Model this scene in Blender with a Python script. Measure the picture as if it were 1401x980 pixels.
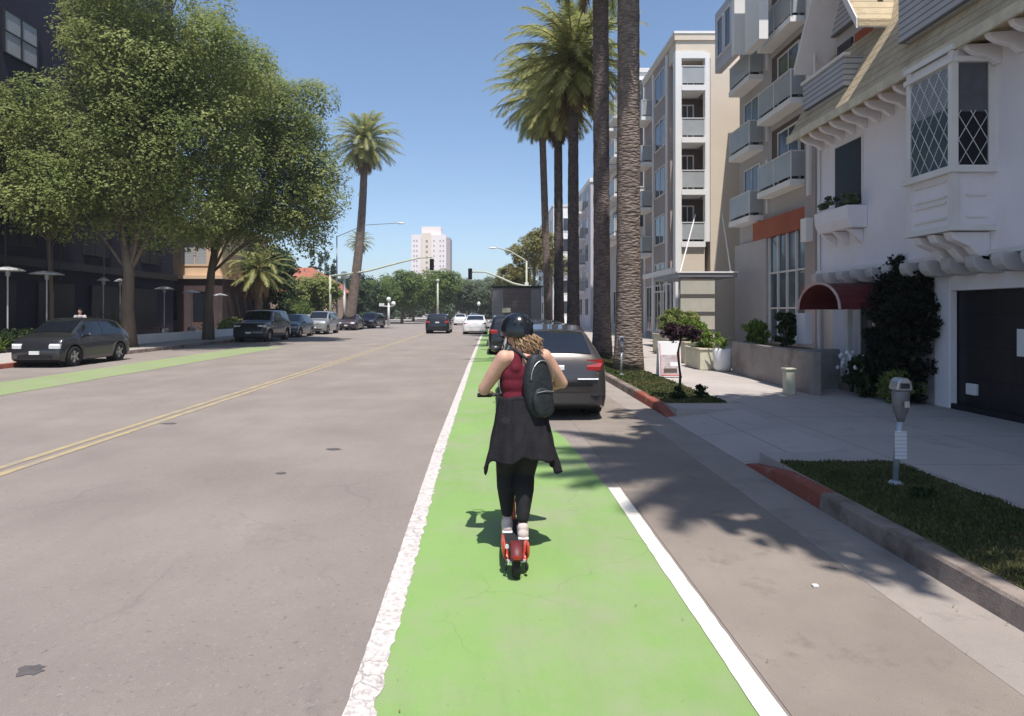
import bpy, math, random
import numpy as np
from mathutils import Vector, Matrix, Quaternion
random.seed(7); RNG = np.random.default_rng(7)
R = math.radians
S = bpy.context.scene
for o in list(bpy.data.objects): bpy.data.objects.remove(o)

# ------------------------------------------------------------ camera, sky, sun, exposure
cd = bpy.data.cameras.new('camera'); cam = bpy.data.objects.new('camera', cd); S.collection.objects.link(cam)
cam.location = (0, 0, 1.75); cam.rotation_euler = (R(90), 0, 0)
cd.sensor_width = 36; cd.lens = 36*850/1401
cd.shift_x = (700.5-672)/1401; cd.shift_y = -(490-427)/1401
cd.clip_start = .05; cd.clip_end = 3000
S.camera = cam
S.render.resolution_x = 1024; S.render.resolution_y = 716
SX, SY = -.10, .40                       # shadow displacement per metre of height
sd = Vector((-SX, -SY, 1)).normalized()  # towards the sun
EL = math.asin(sd.z); AZ = math.atan2(sd.x, sd.y)
w = bpy.data.worlds.new('World'); S.world = w; w.use_nodes = True
nt = w.node_tree; nt.nodes.clear()
sky = nt.nodes.new('ShaderNodeTexSky'); sky.sky_type = 'NISHITA'; sky.sun_disc = False
sky.sun_elevation = EL; sky.sun_rotation = AZ
sky.air_density = 1.0; sky.dust_density = .55; sky.ozone_density = 3.2; sky.altitude = 50
bg = nt.nodes.new('ShaderNodeBackground'); bg.inputs[1].default_value = .12
wo = nt.nodes.new('ShaderNodeOutputWorld')
nt.links.new(sky.outputs[0], bg.inputs[0]); nt.links.new(bg.outputs[0], wo.inputs[0])
sl = bpy.data.lights.new('sun', 'SUN'); sl.energy = 4.2; sl.angle = R(.53); sl.color = (1, .955, .90)
so = bpy.data.objects.new('sun', sl); S.collection.objects.link(so)
so.rotation_euler = sd.to_track_quat('Z', 'Y').to_euler(); so.location = (0, -20, 60)
S.view_settings.view_transform = 'Standard'; S.view_settings.look = 'None'
S.view_settings.gamma = 1; S.view_settings.use_curve_mapping = False
S.view_settings.exposure = .50

# ------------------------------------------------------------ materials
def mat(name, col, rough=.7, var=.18, scale=4, bump=0, bscale=60, metal=0, spec=.4, detail=5, island=0, trans=0, col2=None, coat=0, stretch=None, coords='Object'):
    m = bpy.data.materials.new(name); m.use_nodes = True
    n = m.node_tree.nodes; l = m.node_tree.links
    b = n['Principled BSDF']; b.inputs['Roughness'].default_value = rough; b.inputs['Metallic'].default_value = metal
    b.inputs['Specular IOR Level'].default_value = spec
    if coat: b.inputs['Coat Weight'].default_value = coat; b.inputs['Coat Roughness'].default_value = .05
    tc = n.new('ShaderNodeTexCoord'); vec = tc.outputs[coords]
    if stretch:
        mp = n.new('ShaderNodeMapping'); mp.inputs['Scale'].default_value = stretch; l.new(vec, mp.inputs[0]); vec = mp.outputs[0]
    nz = n.new('ShaderNodeTexNoise'); nz.inputs['Scale'].default_value = scale; nz.inputs['Detail'].default_value = detail; nz.inputs['Roughness'].default_value = .62
    l.new(vec, nz.inputs['Vector'])
    mx = n.new('ShaderNodeMix'); mx.data_type = 'RGBA'
    c2 = col2 if col2 else tuple(c*(1+var) for c in col)
    c1 = col if col2 else tuple(c*(1-var) for c in col)
    mx.inputs[6].default_value = (*c1, 1); mx.inputs[7].default_value = (*c2, 1)
    mr = n.new('ShaderNodeMapRange'); mr.inputs[1].default_value = .32; mr.inputs[2].default_value = .68
    l.new(nz.outputs[0], mr.inputs[0]); l.new(mr.outputs[0], mx.inputs[0])
    out = mx.outputs[2]
    if island:
        g = n.new('ShaderNodeNewGeometry'); hs = n.new('ShaderNodeHueSaturation')
        mr2 = n.new('ShaderNodeMapRange'); mr2.inputs[3].default_value = 1-island; mr2.inputs[4].default_value = 1+island
        l.new(g.outputs['Random Per Island'], mr2.inputs[0]); l.new(mr2.outputs[0], hs.inputs['Value']); l.new(out, hs.inputs['Color']); out = hs.outputs[0]
    l.new(out, b.inputs['Base Color'])
    if bump:
        n2 = n.new('ShaderNodeTexNoise'); n2.inputs['Scale'].default_value = bscale; n2.inputs['Detail'].default_value = 4
        l.new(vec, n2.inputs['Vector']); bp = n.new('ShaderNodeBump'); bp.inputs['Strength'].default_value = bump; bp.inputs['Distance'].default_value = .02
        l.new(n2.outputs[0], bp.inputs['Height']); l.new(bp.outputs[0], b.inputs['Normal'])
    if trans:
        t = n.new('ShaderNodeBsdfTranslucent'); ms = n.new('ShaderNodeMixShader'); ms.inputs[0].default_value = trans
        l.new(out, t.inputs[0]); l.new(b.outputs[0], ms.inputs[1]); l.new(t.outputs[0], ms.inputs[2])
        l.new(ms.outputs[0], n['Material Output'].inputs[0])
    return m

def worn(m, col, lo=.52, hi=.6, scale=9, amount=1., stretch=None):
    "add a second, thresholded noise that shows `col` where the surface is worn"
    n = m.node_tree.nodes; l = m.node_tree.links; b = n['Principled BSDF']
    src = b.inputs['Base Color'].links[0].from_socket
    tc = n.new('ShaderNodeTexCoord'); nz = n.new('ShaderNodeTexNoise'); nz.inputs['Scale'].default_value = scale; nz.inputs['Detail'].default_value = 8; nz.inputs['Roughness'].default_value = .7
    vec = tc.outputs['Object']
    if stretch:
        mp = n.new('ShaderNodeMapping'); mp.inputs['Scale'].default_value = stretch; l.new(vec, mp.inputs[0]); vec = mp.outputs[0]
    l.new(vec, nz.inputs['Vector'])
    mr = n.new('ShaderNodeMapRange'); mr.inputs[1].default_value = lo; mr.inputs[2].default_value = hi; mr.inputs[4].default_value = amount
    l.new(nz.outputs[0], mr.inputs[0])
    mx = n.new('ShaderNodeMix'); mx.data_type = 'RGBA'; mx.inputs[7].default_value = (*col, 1)
    l.new(mr.outputs[0], mx.inputs[0]); l.new(src, mx.inputs[6]); l.new(mx.outputs[2], b.inputs['Base Color'])
    return m

def cracks(m, col, scale=2.2, width=.012, amount=.7):
    n = m.node_tree.nodes; l = m.node_tree.links; b = n['Principled BSDF']
    src = b.inputs['Base Color'].links[0].from_socket
    tc = n.new('ShaderNodeTexCoord'); nz = n.new('ShaderNodeTexNoise'); nz.inputs['Scale'].default_value = 3; nz.inputs['Detail'].default_value = 6
    l.new(tc.outputs['Object'], nz.inputs['Vector'])
    ad = n.new('ShaderNodeMix'); ad.data_type = 'VECTOR'; ad.inputs[0].default_value = .25
    l.new(tc.outputs['Object'], ad.inputs[4]); l.new(nz.outputs[1], ad.inputs[5])
    v = n.new('ShaderNodeTexVoronoi'); v.feature = 'DISTANCE_TO_EDGE'; v.inputs['Scale'].default_value = scale
    l.new(ad.outputs[1], v.inputs['Vector'])
    mr = n.new('ShaderNodeMapRange'); mr.inputs[1].default_value = 0; mr.inputs[2].default_value = width; mr.inputs[3].default_value = amount; mr.inputs[4].default_value = 0
    l.new(v.outputs[0], mr.inputs[0])
    n3 = n.new('ShaderNodeTexNoise'); n3.inputs['Scale'].default_value = .8; l.new(tc.outputs['Object'], n3.inputs['Vector'])
    m3 = n.new('ShaderNodeMapRange'); m3.inputs[1].default_value = .5; m3.inputs[2].default_value = .62; l.new(n3.outputs[0], m3.inputs[0])
    mu = n.new('ShaderNodeMath'); mu.operation = 'MULTIPLY'; l.new(mr.outputs[0], mu.inputs[0]); l.new(m3.outputs[0], mu.inputs[1])
    mx = n.new('ShaderNodeMix'); mx.data_type = 'RGBA'; mx.inputs[7].default_value = (*col, 1)
    l.new(mu.outputs[0], mx.inputs[0]); l.new(src, mx.inputs[6]); l.new(mx.outputs[2], b.inputs['Base Color'])
    return m

def bands(m, axis, period, col, frac=.12, amount=.6):
    "thin lines of another colour (courses, joints, slats) across object axis"
    n = m.node_tree.nodes; l = m.node_tree.links; b = n['Principled BSDF']
    src = b.inputs['Base Color'].links[0].from_socket
    tc = n.new('ShaderNodeTexCoord'); sp = n.new('ShaderNodeSeparateXYZ'); l.new(tc.outputs['Object'], sp.inputs[0])
    a = n.new('ShaderNodeMath'); a.operation = 'DIVIDE'; a.inputs[1].default_value = period; l.new(sp.outputs[axis], a.inputs[0])
    f = n.new('ShaderNodeMath'); f.operation = 'FRACT'; l.new(a.outputs[0], f.inputs[0])
    t = n.new('ShaderNodeMath'); t.operation = 'LESS_THAN'; t.inputs[1].default_value = frac; l.new(f.outputs[0], t.inputs[0])
    s = n.new('ShaderNodeMath'); s.operation = 'MULTIPLY'; s.inputs[1].default_value = amount; l.new(t.outputs[0], s.inputs[0])
    mx = n.new('ShaderNodeMix'); mx.data_type = 'RGBA'; mx.inputs[7].default_value = (*col, 1)
    l.new(s.outputs[0], mx.inputs[0]); l.new(src, mx.inputs[6]); l.new(mx.outputs[2], b.inputs['Base Color'])
    return m

def glass(name, col, rough=.06, spec=.7):
    return mat(name, col, rough, .25, .8, spec=spec)

ASPH = (.276, .236, .210)
M = {}
M['asphalt'] = cracks(worn(worn(worn(mat('asphalt', ASPH, .93, .13, .55, .5, 170, spec=.2, detail=9), (.10, .085, .08), .58, .70, 26, .6), (.44, .40, .375), .58, .70, 42, .55), (.205, .175, .16), .46, .70, 1.1, .35, (1.3, .22, 1)), (.12, .105, .10), .7, .010, .22)
M['parking_asphalt'] = worn(worn(worn(mat('parking_asphalt', (.265, .224, .190), .93, .14, .9, .5, 150, spec=.2, detail=9), (.13, .105, .085), .57, .72, 2.4, .6), (.11, .095, .085), .60, .72, 40, .5), (.40, .35, .30), .62, .70, 60, .4)
M['green_paint'] = cracks(worn(worn(worn(mat('green_paint', (.225, .36, .115), .8, .07, .6, .35, 170, spec=.25, detail=8), (.30, .325, .20), .44, .66, 1.1, .8), (.10, .2, .07), .62, .70, 26, .6), (.18, .27, .105), .48, .68, 1.6, .28, (1.8, .25, 1)), (.10, .18, .06), 1.3, .008, .3)
M['left_green'] = worn(mat('left_green_paint', (.27, .33, .16), .8, .08, .6, .35, 170, spec=.25), (.28, .26, .2), .48, .66, 1.2, .8)
M['worn_white'] = cracks(worn(mat('worn_white_paint', (.60, .545, .52), .8, .08, 5, .3, 120, spec=.3), (.36, .33, .30), .50, .60, 22, .8), (.24, .22, .2), 9, .04, .9)
M['white_paint'] = worn(mat('road_white_paint', (.72, .68, .60), .75, .07, 5, .25, 120, spec=.3), (.4, .36, .3), .56, .66, 14, .7)
M['yellow_paint'] = worn(mat('road_yellow_paint', (.45, .35, .17), .8, .1, 5, .3, 120), (.29, .25, .21), .40, .58, 2.2, .85)
M['concrete'] = worn(mat('sidewalk_concrete', (.42, .375, .345), .9, .1, .7, .25, 90, spec=.2, detail=8), (.28, .25, .23), .58, .7, 1.7, .6)
M['gutter'] = worn(mat('gutter_concrete', (.305, .265, .235), .9, .1, 1.2, .3, 90, spec=.2, detail=8), (.19, .165, .15), .54, .7, 2.2, .8)
M['kerb'] = worn(mat('kerb_concrete', (.27, .22, .19), .9, .14, 2, .3, 80, spec=.2), (.11, .08, .065), .44, .62, 2.4, .85)  # dark brown patches hold wear and also the kerb's shading as colour
M['kerb_red'] = worn(mat('kerb_red_paint', (.27, .075, .048), .85, .15, 3, .3, 80), (.28, .23, .2), .56, .66, 7, .8)
M['turf'] = worn(mat('turf', (.07, .10, .03), .95, .2, 3, .6, 80, spec=.1), (.27, .21, .12), .50, .66, .9, .85)
M['blade'] = mat('grass_blade', (.05, .085, .028), .8, .3, .7, spec=.08, island=.35, trans=.15, col2=(.17, .15, .07))
M['soil'] = mat('planting_soil', (.16, .11, .075), .95, .3, 5, .7, 40, spec=.1)
M['far_ground'] = mat('far_ground', (.22, .20, .17), .95, .2, .1)
M['leaf'] = mat('ficus_leaf', (.13, .175, .045), .6, .3, .42, spec=.2, island=.28, trans=.44, col2=(.37, .40, .145))
M['leaf_dark'] = mat('dark_leaf', (.035, .06, .018), .6, .3, .6, spec=.3, island=.4, trans=.25)
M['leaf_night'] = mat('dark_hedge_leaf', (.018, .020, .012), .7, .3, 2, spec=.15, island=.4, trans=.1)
M['leaf_far'] = mat('far_leaf', (.12, .18, .05), .65, .3, .25, spec=.2, island=.3, trans=.4, col2=(.18, .23, .07))
M['leaf_olive'] = mat('olive_leaf', (.20, .19, .06), .65, .3, .25, spec=.2, island=.3, trans=.4, col2=(.28, .25, .09))
M['leaf_grey'] = mat('greygreen_leaf', (.14, .17, .10), .65, .3, .3, spec=.2, island=.3, trans=.4)
M['leaf_lime'] = mat('lime_leaf', (.15, .22, .04), .6, .3, .9, spec=.3, island=.35, trans=.3)
M['leaf_purple'] = mat('purple_leaf', (.045, .02, .025), .6, .3, 2, spec=.3, island=.4, trans=.15)
M['bark'] = mat('grey_bark', (.17, .135, .105), .9, .25, 3, .8, 18, spec=.15, stretch=(1, 1, .3))
M['palm_frond'] = mat('palm_frond', (.27, .31, .10), .5, .3, .5, spec=.35, island=.35, trans=.45, col2=(.42, .41, .18))
M['palm_rib'] = mat('palm_rib', (.33, .24, .09), .6, .2, 2)
M['palm_dead'] = mat('palm_dead_leaf', (.17, .115, .06), .8, .3, 2, island=.3)
def palm_bark(name, c):
    m = mat(name, c, .92, .25, 4, .0, 20, spec=.12)
    n = m.node_tree.nodes; l = m.node_tree.links; b = n['Principled BSDF']
    tc = n.new('ShaderNodeTexCoord'); mp = n.new('ShaderNodeMapping'); mp.inputs['Scale'].default_value = (5, 5, 13); l.new(tc.outputs['Object'], mp.inputs[0])
    v = n.new('ShaderNodeTexVoronoi'); v.inputs['Scale'].default_value = 1.4; l.new(mp.outputs[0], v.inputs['Vector'])
    bp = n.new('ShaderNodeBump'); bp.inputs['Strength'].default_value = .9; bp.inputs['Distance'].default_value = .05; l.new(v.outputs[0], bp.inputs['Height']); l.new(bp.outputs[0], b.inputs['Normal'])
    src = b.inputs['Base Color'].links[0].from_socket
    mr = n.new('ShaderNodeMapRange'); mr.inputs[1].default_value = .3; mr.inputs[2].default_value = .75; mr.inputs[4].default_value = .55; l.new(v.outputs[0], mr.inputs[0])
    mx = n.new('ShaderNodeMix'); mx.data_type = 'RGBA'; mx.inputs[7].default_value = (c[0]*.3, c[1]*.3, c[2]*.3, 1)
    l.new(mr.outputs[0], mx.inputs[0]); l.new(src, mx.inputs[6]); l.new(mx.outputs[2], b.inputs['Base Color'])
    return m
M['palm_bark'] = palm_bark('palm_bark', (.235, .185, .155))
M['palm_bark_mid'] = palm_bark('palm_bark_mid', (.18, .14, .125))
M['palm_bark_dark'] = palm_bark('palm_bark_dark', (.13, .105, .095))
M['stucco'] = worn(mat('white_stucco', (.78, .74, .77), .9, .05, .6, .25, 70, spec=.2), (.62, .58, .58), .5, .75, 1.6, .45, (1, 1, .25))
M['stucco_greyed'] = mat('greyed_stucco', (.50, .47, .47), .9, .12, 2, .25, 70, spec=.2)  # stucco darkened in its colour to offset skylight on the beam ends
M['trim'] = mat('white_trim', (.70, .67, .65), .6, .06, 2, .1, 40)
M['shingle'] = worn(bands(bands(mat('tan_shingle', (.50, .41, .28), .92, .16, 1.5, .6, 30, spec=.1), 2, .17, (.22, .17, .11), .13, .65), 1, .31, (.3, .24, .16), .05, .5), (.33, .26, .17), .52, .7, 5, .7)
M['louver'] = bands(mat('grey_slats', (.42, .42, .44), .8, .08, 2), 2, .11, (.12, .12, .13), .25, .8)
M['pane_dark'] = glass('dark_pane', (.018, .020, .03))
M['pane_blue'] = glass('blue_pane', (.07, .10, .13))
M['pane_grey'] = glass('grey_pane', (.045, .05, .06), .1)
M['shopglass'] = mat('shop_glass', (.012,.011,.016), .35, .2, 1, spec=.25)
M['blind'] = bands(mat('window_blind', (.26, .28, .31), .8, .05, 2), 2, .05, (.16, .17, .2), .3, .7)
M['garage'] = bands(bands(mat('garage_door_paint', (.018, .017, .022), .45, .2, 2, spec=.4), 2, .52, (.004, .004, .005), .02, .9), 1, .42, (.006, .006, .008), .03, .8)
M['awning'] = mat('maroon_canvas', (.10, .016, .016), .8, .15, 6, .2, 90)
M['tan'] = worn(mat('tan_render', (.70, .60, .48), .9, .05, .5, .15, 50, spec=.2), (.62, .53, .43), .55, .75, .8, .4)
M['greige'] = mat('greige_render', (.47, .435, .42), .9, .06, .5, .15, 50, spec=.2)
M['mauve'] = mat('mauve_render', (.40, .34, .32), .9, .06, .5, .15, 50, spec=.2)
M['white_wall'] = mat('white_render', (.82, .80, .77), .85, .04, .5, spec=.3)
M['lilac'] = mat('pale_lilac_render', (.52, .50, .54), .85, .05, .5, spec=.3)
M['rust'] = mat('rust_red_panel', (.36, .10, .05), .75, .1, 1, spec=.3)
M['rail_glass'] = mat('balcony_glass', (.37, .385, .385), .35, .1, 1, spec=.3)
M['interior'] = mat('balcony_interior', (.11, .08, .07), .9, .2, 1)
M['metal'] = mat('grey_metal', (.35, .35, .36), .45, .1, 3, metal=.6)
M['pole_green'] = mat('pale_green_pole', (.46, .48, .36), .6, .1, 3)
M['black'] = mat('black_paint', (.015, .015, .017), .5, .2, 4)
M['navy'] = worn(mat('navy_facade', (.030, .027, .045), .8, .12, .4, spec=.25), (.02, .018, .03), .5, .7, 1, .6)
M['brownwall'] = mat('brown_facade', (.085, .055, .055), .85, .15, .6, .2, 40)
M['cream'] = mat('cream_facade', (.68, .50, .34), .85, .06, .8)
M['redtile'] = bands(mat('red_roof_tile', (.36, .13, .08), .85, .2, 1.2, .4, 20), 0, .3, (.16, .06, .04), .2, .6)
M['pinktower'] = mat('tower_render', (.86, .76, .71), .85, .04, .05, spec=.2)
M['pinktower2'] = mat('tower_render_warm', (.82, .68, .54), .85, .04, .05, spec=.2)
M['tower_win'] = mat('tower_window', (.30, .26, .27), .4, .1, 1)
M['planter'] = mat('cream_planter', (.60, .56, .42), .85, .1, 3, .2, 60)
M['wallgrey'] = worn(mat('retaining_wall', (.30, .27, .25), .9, .1, 1, .3, 50, spec=.2), (.17, .13, .10), .5, .66, 1.4, .7)
M['plastic_white'] = mat('white_plastic', (.75, .74, .72), .5, .04, 5)
M['meter_grey'] = mat('meter_grey', (.17, .17, .19), .45, .12, 9, metal=.3)
M['meter_dome'] = mat('meter_dome', (.42, .42, .44), .3, .1, 9, metal=.6)
M['pole_galv'] = mat('galvanised_pole', (.40, .44, .48), .45, .12, 9, metal=.5)
M['sticker'] = bands(mat('meter_notice', (.62, .64, .70), .6, .05, 9), 2, .035, (.30, .32, .42), .3, .5)
M['rubber'] = mat('rubber', (.016, .016, .017), .85, .2, 20, .1, 60)
M['rim'] = mat('alloy', (.42, .42, .43), .35, .06, 10, metal=.8)
M['carglass'] = glass('car_glass', (.010, .012, .016), .03, .9)
M['underbody'] = mat('underbody', (.012, .012, .012), .9)
M['lens'] = mat('lamp_lens', (.62, .63, .64), .08, .1, 20, spec=.8)
M['redlens'] = mat('red_lens', (.30, .012, .012), .15, .1, 20, spec=.8)
M['plate'] = mat('number_plate', (.72, .72, .70), .5, .05, 10)
M['chrome'] = mat('chrome', (.65, .65, .66), .18, .05, 10, metal=1)
def paint(name, c, metal=.45): return mat(name, c, .32, .06, 3, metal=metal, spec=.5, coat=.8)
M['p_char'] = paint('charcoal_car_paint', (.035, .036, .04)); M['p_grey'] = paint('grey_car_paint', (.075, .066, .064))
M['p_black'] = paint('black_car_paint', (.010, .010, .012), .2); M['p_blue'] = paint('blue_grey_car_paint', (.06, .09, .13))
M['p_silver'] = paint('silver_car_paint', (.33, .34, .34)); M['p_white'] = paint('white_car_paint', (.72, .71, .70), 0)
M['p_brown'] = paint('dark_plum_car_paint', (.06, .04, .05)); M['p_box'] = mat('truck_box_panel', (.16, .125, .115), .7, .18, 1.2, .1, 20)
M['p_boxside'] = mat('truck_box_edge', (.24, .22, .22), .6, .1, 2)
M['skin'] = mat('skin', (.58, .335, .245), .5, .07, 12, .08, 120, spec=.35)
M['maroon'] = mat('maroon_cotton', (.125, .018, .030), .9, .14, 14, .3, 140, spec=.1)
M['leggings'] = mat('black_leggings', (.016, .015, .018), .75, .2, 12, .15, 120, spec=.25)
M['jacket'] = mat('black_jacket_cloth', (.022, .020, .023), .92, .2, 9, .4, 90, spec=.12)
M['packcloth'] = mat('charcoal_nylon', (.020, .024, .028), .6, .3, 10, .35, 60, spec=.35)
M['hair'] = mat('dark_blond_hair', (.20, .115, .06), .55, .3, 30, island=.45, col2=(.42, .27, .15), spec=.4)
M['helmet'] = mat('helmet_shell', (.010, .012, .016), .22, .1, 8, spec=.6)
M['shoe'] = mat('canvas_shoe', (.55, .46, .42), .8, .15, 20, .2, 120)
M['scooter_red'] = mat('scooter_red', (.50, .055, .03), .35, .1, 12, coat=.4)
M['scooter_dark'] = mat('scooter_dark', (.03, .03, .032), .5, .1, 12)
M['shirt_light'] = mat('pale_shirt', (.55, .55, .56), .9, .1, 6)
M['debris'] = mat('dry_leaf_litter', (.16, .10, .05), .9, .3, 12, island=.5)
M['stain'] = mat('oil_stain', (.10, .09, .09), .8, .2, 12)
M['signface'] = mat('sign_face', (.80, .78, .77), .6, .02, 4)
M['signpic'] = mat('sign_picture', (.36, .27, .27), .6, .5, 9, col2=(.62, .56, .56))
M['signred'] = mat('sign_red', (.55, .10, .09), .6, .1, 5)
M['orange'] = mat('amber_plastic', (.65, .30, .04), .5)
M['flower'] = mat('white_petals', (.75, .74, .75), .7, .05, 9, island=.1)
M['lampglobe'] = mat('white_globe', (.80, .80, .78), .3, .03, 5)

# ------------------------------------------------------------ mesh builder
class MB:
    def __init__(s): s.v = []; s.f = []; s.mi = []; s.k = 0
    def add(s, vs, fs):
        b = len(s.v); s.v += [tuple(p) for p in vs]; s.f += [tuple(i+b for i in q) for q in fs]; s.mi += [s.k]*len(fs); return s
    def box(s, x0, x1, y0, y1, z0, z1):
        return s.add([(x0,y0,z0),(x1,y0,z0),(x1,y1,z0),(x0,y1,z0),(x0,y0,z1),(x1,y0,z1),(x1,y1,z1),(x0,y1,z1)],
                     [(0,3,2,1),(4,5,6,7),(0,1,5,4),(1,2,6,5),(2,3,7,6),(3,0,4,7)])
    def prism(s, pts, axis, a, b):
        "polygon pts in the other two axes, extruded along axis from a to b"
        n = len(pts)
        def P(u, v, t): return (t,u,v) if axis == 0 else (u,t,v) if axis == 1 else (u,v,t)
        vs = [P(u,v,a) for u,v in pts]+[P(u,v,b) for u,v in pts]
        return s.add(vs, [tuple(range(n))[::-1], tuple(range(n,2*n))]+[(i,(i+1)%n,(i+1)%n+n,i+n) for i in range(n)])
    def tube(s, pts, rs, n=10, cap=True):
        pts = [Vector(p) for p in pts]
        if not hasattr(rs, '__len__'): rs = [rs]*len(pts)
        vs = []; up = None
        for i, p in enumerate(pts):
            d = (pts[min(i+1, len(pts)-1)]-pts[max(i-1, 0)]).normalized()
            if up is None: up = Vector((0,0,1)) if abs(d.z) < .9 else Vector((1,0,0))
            a = d.cross(up).normalized(); up = a.cross(d).normalized()
            for k in range(n):
                t = 2*math.pi*k/n; vs.append(p+(a*math.cos(t)+up*math.sin(t))*rs[i])
        fs = [(i*n+k, i*n+(k+1)%n, (i+1)*n+(k+1)%n, (i+1)*n+k) for i in range(len(pts)-1) for k in range(n)]
        if cap: fs += [tuple(range(n))[::-1], tuple(range((len(pts)-1)*n, len(pts)*n))]
        return s.add(vs, fs)
    def lathe(s, c, prof, n=20, sx=1, sy=1):
        vs = [(c[0]+sx*r*math.cos(2*math.pi*k/n), c[1]+sy*r*math.sin(2*math.pi*k/n), c[2]+z) for r, z in prof for k in range(n)]
        m = len(prof)
        return s.add(vs, [(i*n+k, i*n+(k+1)%n, (i+1)*n+(k+1)%n, (i+1)*n+k) for i in range(m-1) for k in range(n)]+[tuple(range(n))[::-1], tuple(range((m-1)*n, m*n))])
    def ell(s, c, r, n=16, m=10, rot=None):
        vs = []; 
        for j in range(m+1):
            ph = math.pi*j/m
            for k in range(n):
                t = 2*math.pi*k/n; p = Vector((r[0]*math.sin(ph)*math.cos(t), r[1]*math.sin(ph)*math.sin(t), r[2]*math.cos(ph)))
                if rot: p = rot @ p
                vs.append((c[0]+p.x, c[1]+p.y, c[2]+p.z))
        return s.add(vs, [(j*n+k, (j+1)*n+k, (j+1)*n+(k+1)%n, j*n+(k+1)%n) for j in range(m) for k in range(n)])
    def cap(s, p0, r0, p1, r1, n=14):
        "tapered capsule with round ends"
        p0 = Vector(p0); p1 = Vector(p1); d = (p1-p0).normalized(); pts = []; rs = []
        for k in range(5):
            t = k/4*math.pi/2; pts.append(p0-d*r0*math.cos(t)); rs.append(max(r0*math.sin(t), .0005))
        for k in range(5):
            t = k/4*math.pi/2; pts.append(p1+d*r1*math.sin(t)); rs.append(max(r1*math.cos(t), .0005))
        return s.tube(pts, rs, n)
    def build(s, name, mats, parent=None, world=True, smooth=False, bevel=0):
        me = bpy.data.meshes.new(name); v = np.array(s.v, dtype=float)
        if parent is not None and world: v = v-np.array(root_loc(parent))
        org = np.zeros(3)
        if parent is None:
            org = np.array([(v[:,0].min()+v[:,0].max())/2, (v[:,1].min()+v[:,1].max())/2, v[:,2].min()]); v = v-org
        me.from_pydata(v.tolist(), [], s.f)
        if not isinstance(mats, (list, tuple)): mats = [mats]
        for m in mats: me.materials.append(M[m] if isinstance(m, str) else m)
        if len(mats) > 1: me.polygons.foreach_set('material_index', s.mi)
        if smooth: me.polygons.foreach_set('use_smooth', [True]*len(me.polygons))
        me.update()
        o = bpy.data.objects.new(name, me); S.collection.objects.link(o); o.location = org
        if parent is not None: o.parent = parent
        if bevel:
            b = o.modifiers.new('bevel', 'BEVEL'); b.width = bevel; b.segments = 2; b.limit_method = 'ANGLE'
        return o
def root_loc(o):
    p = Vector((0,0,0))
    while o is not None: p += o.location; o = o.parent
    return p
def tag(o, label=None, cat=None, group=None, kind=None):
    if label: o['label'] = label
    if cat: o['category'] = cat
    if group: o['group'] = group
    if kind: o['kind'] = kind
    return o
def thing(name, label, cat, loc=(0,0,0), rz=0, group=None):
    o = bpy.data.objects.new(name, None); S.collection.objects.link(o); o.empty_display_size = .2
    o.location = loc; o.rotation_euler = (0,0,rz); return tag(o, label, cat, group)
KIDS = {}
def copy_tree(o, parent=None):
    c = o.copy(); S.collection.objects.link(c); c.parent = parent
    for ch in [x for x in S.collection.objects if x.parent == o]: copy_tree(ch, c)
    return c
def place(root, loc, rz, label, group=None):
    c = copy_tree(root); c.location = loc; c.rotation_euler = (0,0,rz); c['label'] = label
    if group: c['group'] = group
    return c
def npmesh(name, V, F, mats, parent=None, smooth=False, mi=None):
    "V (n,3) world coords, F (m,4)"
    V = np.asarray(V, dtype=np.float32)
    org = np.array(root_loc(parent)) if parent is not None else np.array([V[:,0].mean(), V[:,1].mean(), V[:,2].min()])
    V = V-org.astype(np.float32)
    me = bpy.data.meshes.new(name); me.vertices.add(len(V)); me.vertices.foreach_set('co', V.ravel())
    F = np.asarray(F, dtype=np.int32); k = F.shape[1]
    me.loops.add(F.size); me.loops.foreach_set('vertex_index', F.ravel())
    me.polygons.add(len(F)); me.polygons.foreach_set('loop_start', np.arange(0, F.size, k, dtype=np.int32))
    if not isinstance(mats, (list, tuple)): mats = [mats]
    for m in mats: me.materials.append(M[m])
    if mi is not None: me.polygons.foreach_set('material_index', np.asarray(mi, dtype=np.int32))
    me.update(calc_edges=True); me.validate()
    o = bpy.data.objects.new(name, me); S.collection.objects.link(o)
    if parent is not None: o.parent = parent
    else: o.location = org
    return o

# ------------------------------------------------------------ ground, road, kerbs, sidewalks
def struct(name, mb, m, **k): return tag(mb.build(name, m, **k), kind='structure')
CURB_R = 2.9; CURB_L = -15.0; YN, YF = -14, 240
struct('ground', MB().box(-900, 900, -300, 1500, -.6, -.012), 'far_ground')
struct('road', MB().box(CURB_L, CURB_R, YN, YF, -.2, 0), 'asphalt')
struct('parking_lane', MB().box(1.30, 2.42, YN, 90, -.01, .004), 'parking_asphalt')
struct('gutter', MB().box(2.42, CURB_R, YN, 120, -.01, .006), 'gutter')
def strip(name, m, xf, w0, y0, y1, z, jl=0, jr=0, step=.08, seed=1):
    rr = random.Random(seed); mb = MB(); ys = []; y = y0
    while y < y1: ys.append(y); y += step*(1+max(0, y)*.25)
    ys.append(y1); vs = []
    for y in ys:
        c = xf(y); a = w0/2 if not callable(w0) else w0(y)/2
        vs += [(c-a+rr.uniform(-jl, jl), y, z), (c+a+rr.uniform(-jr, jr), y, z)]
    mb.add(vs, [(2*i, 2*i+1, 2*i+3, 2*i+2) for i in range(len(ys)-1)])
    return struct(name, mb, m)
def lx(y): return float(np.interp(y, [0, 3, 8, 20, 60, 90], [-.565, -.575, -.655, -.70, -.72, -.72]))
def gr(y): return float(np.interp(y, [-14, 6, 8.6, 9.9, 13, 60], [1.16, 1.16, 1.02, .80, .15, .10]))
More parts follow.
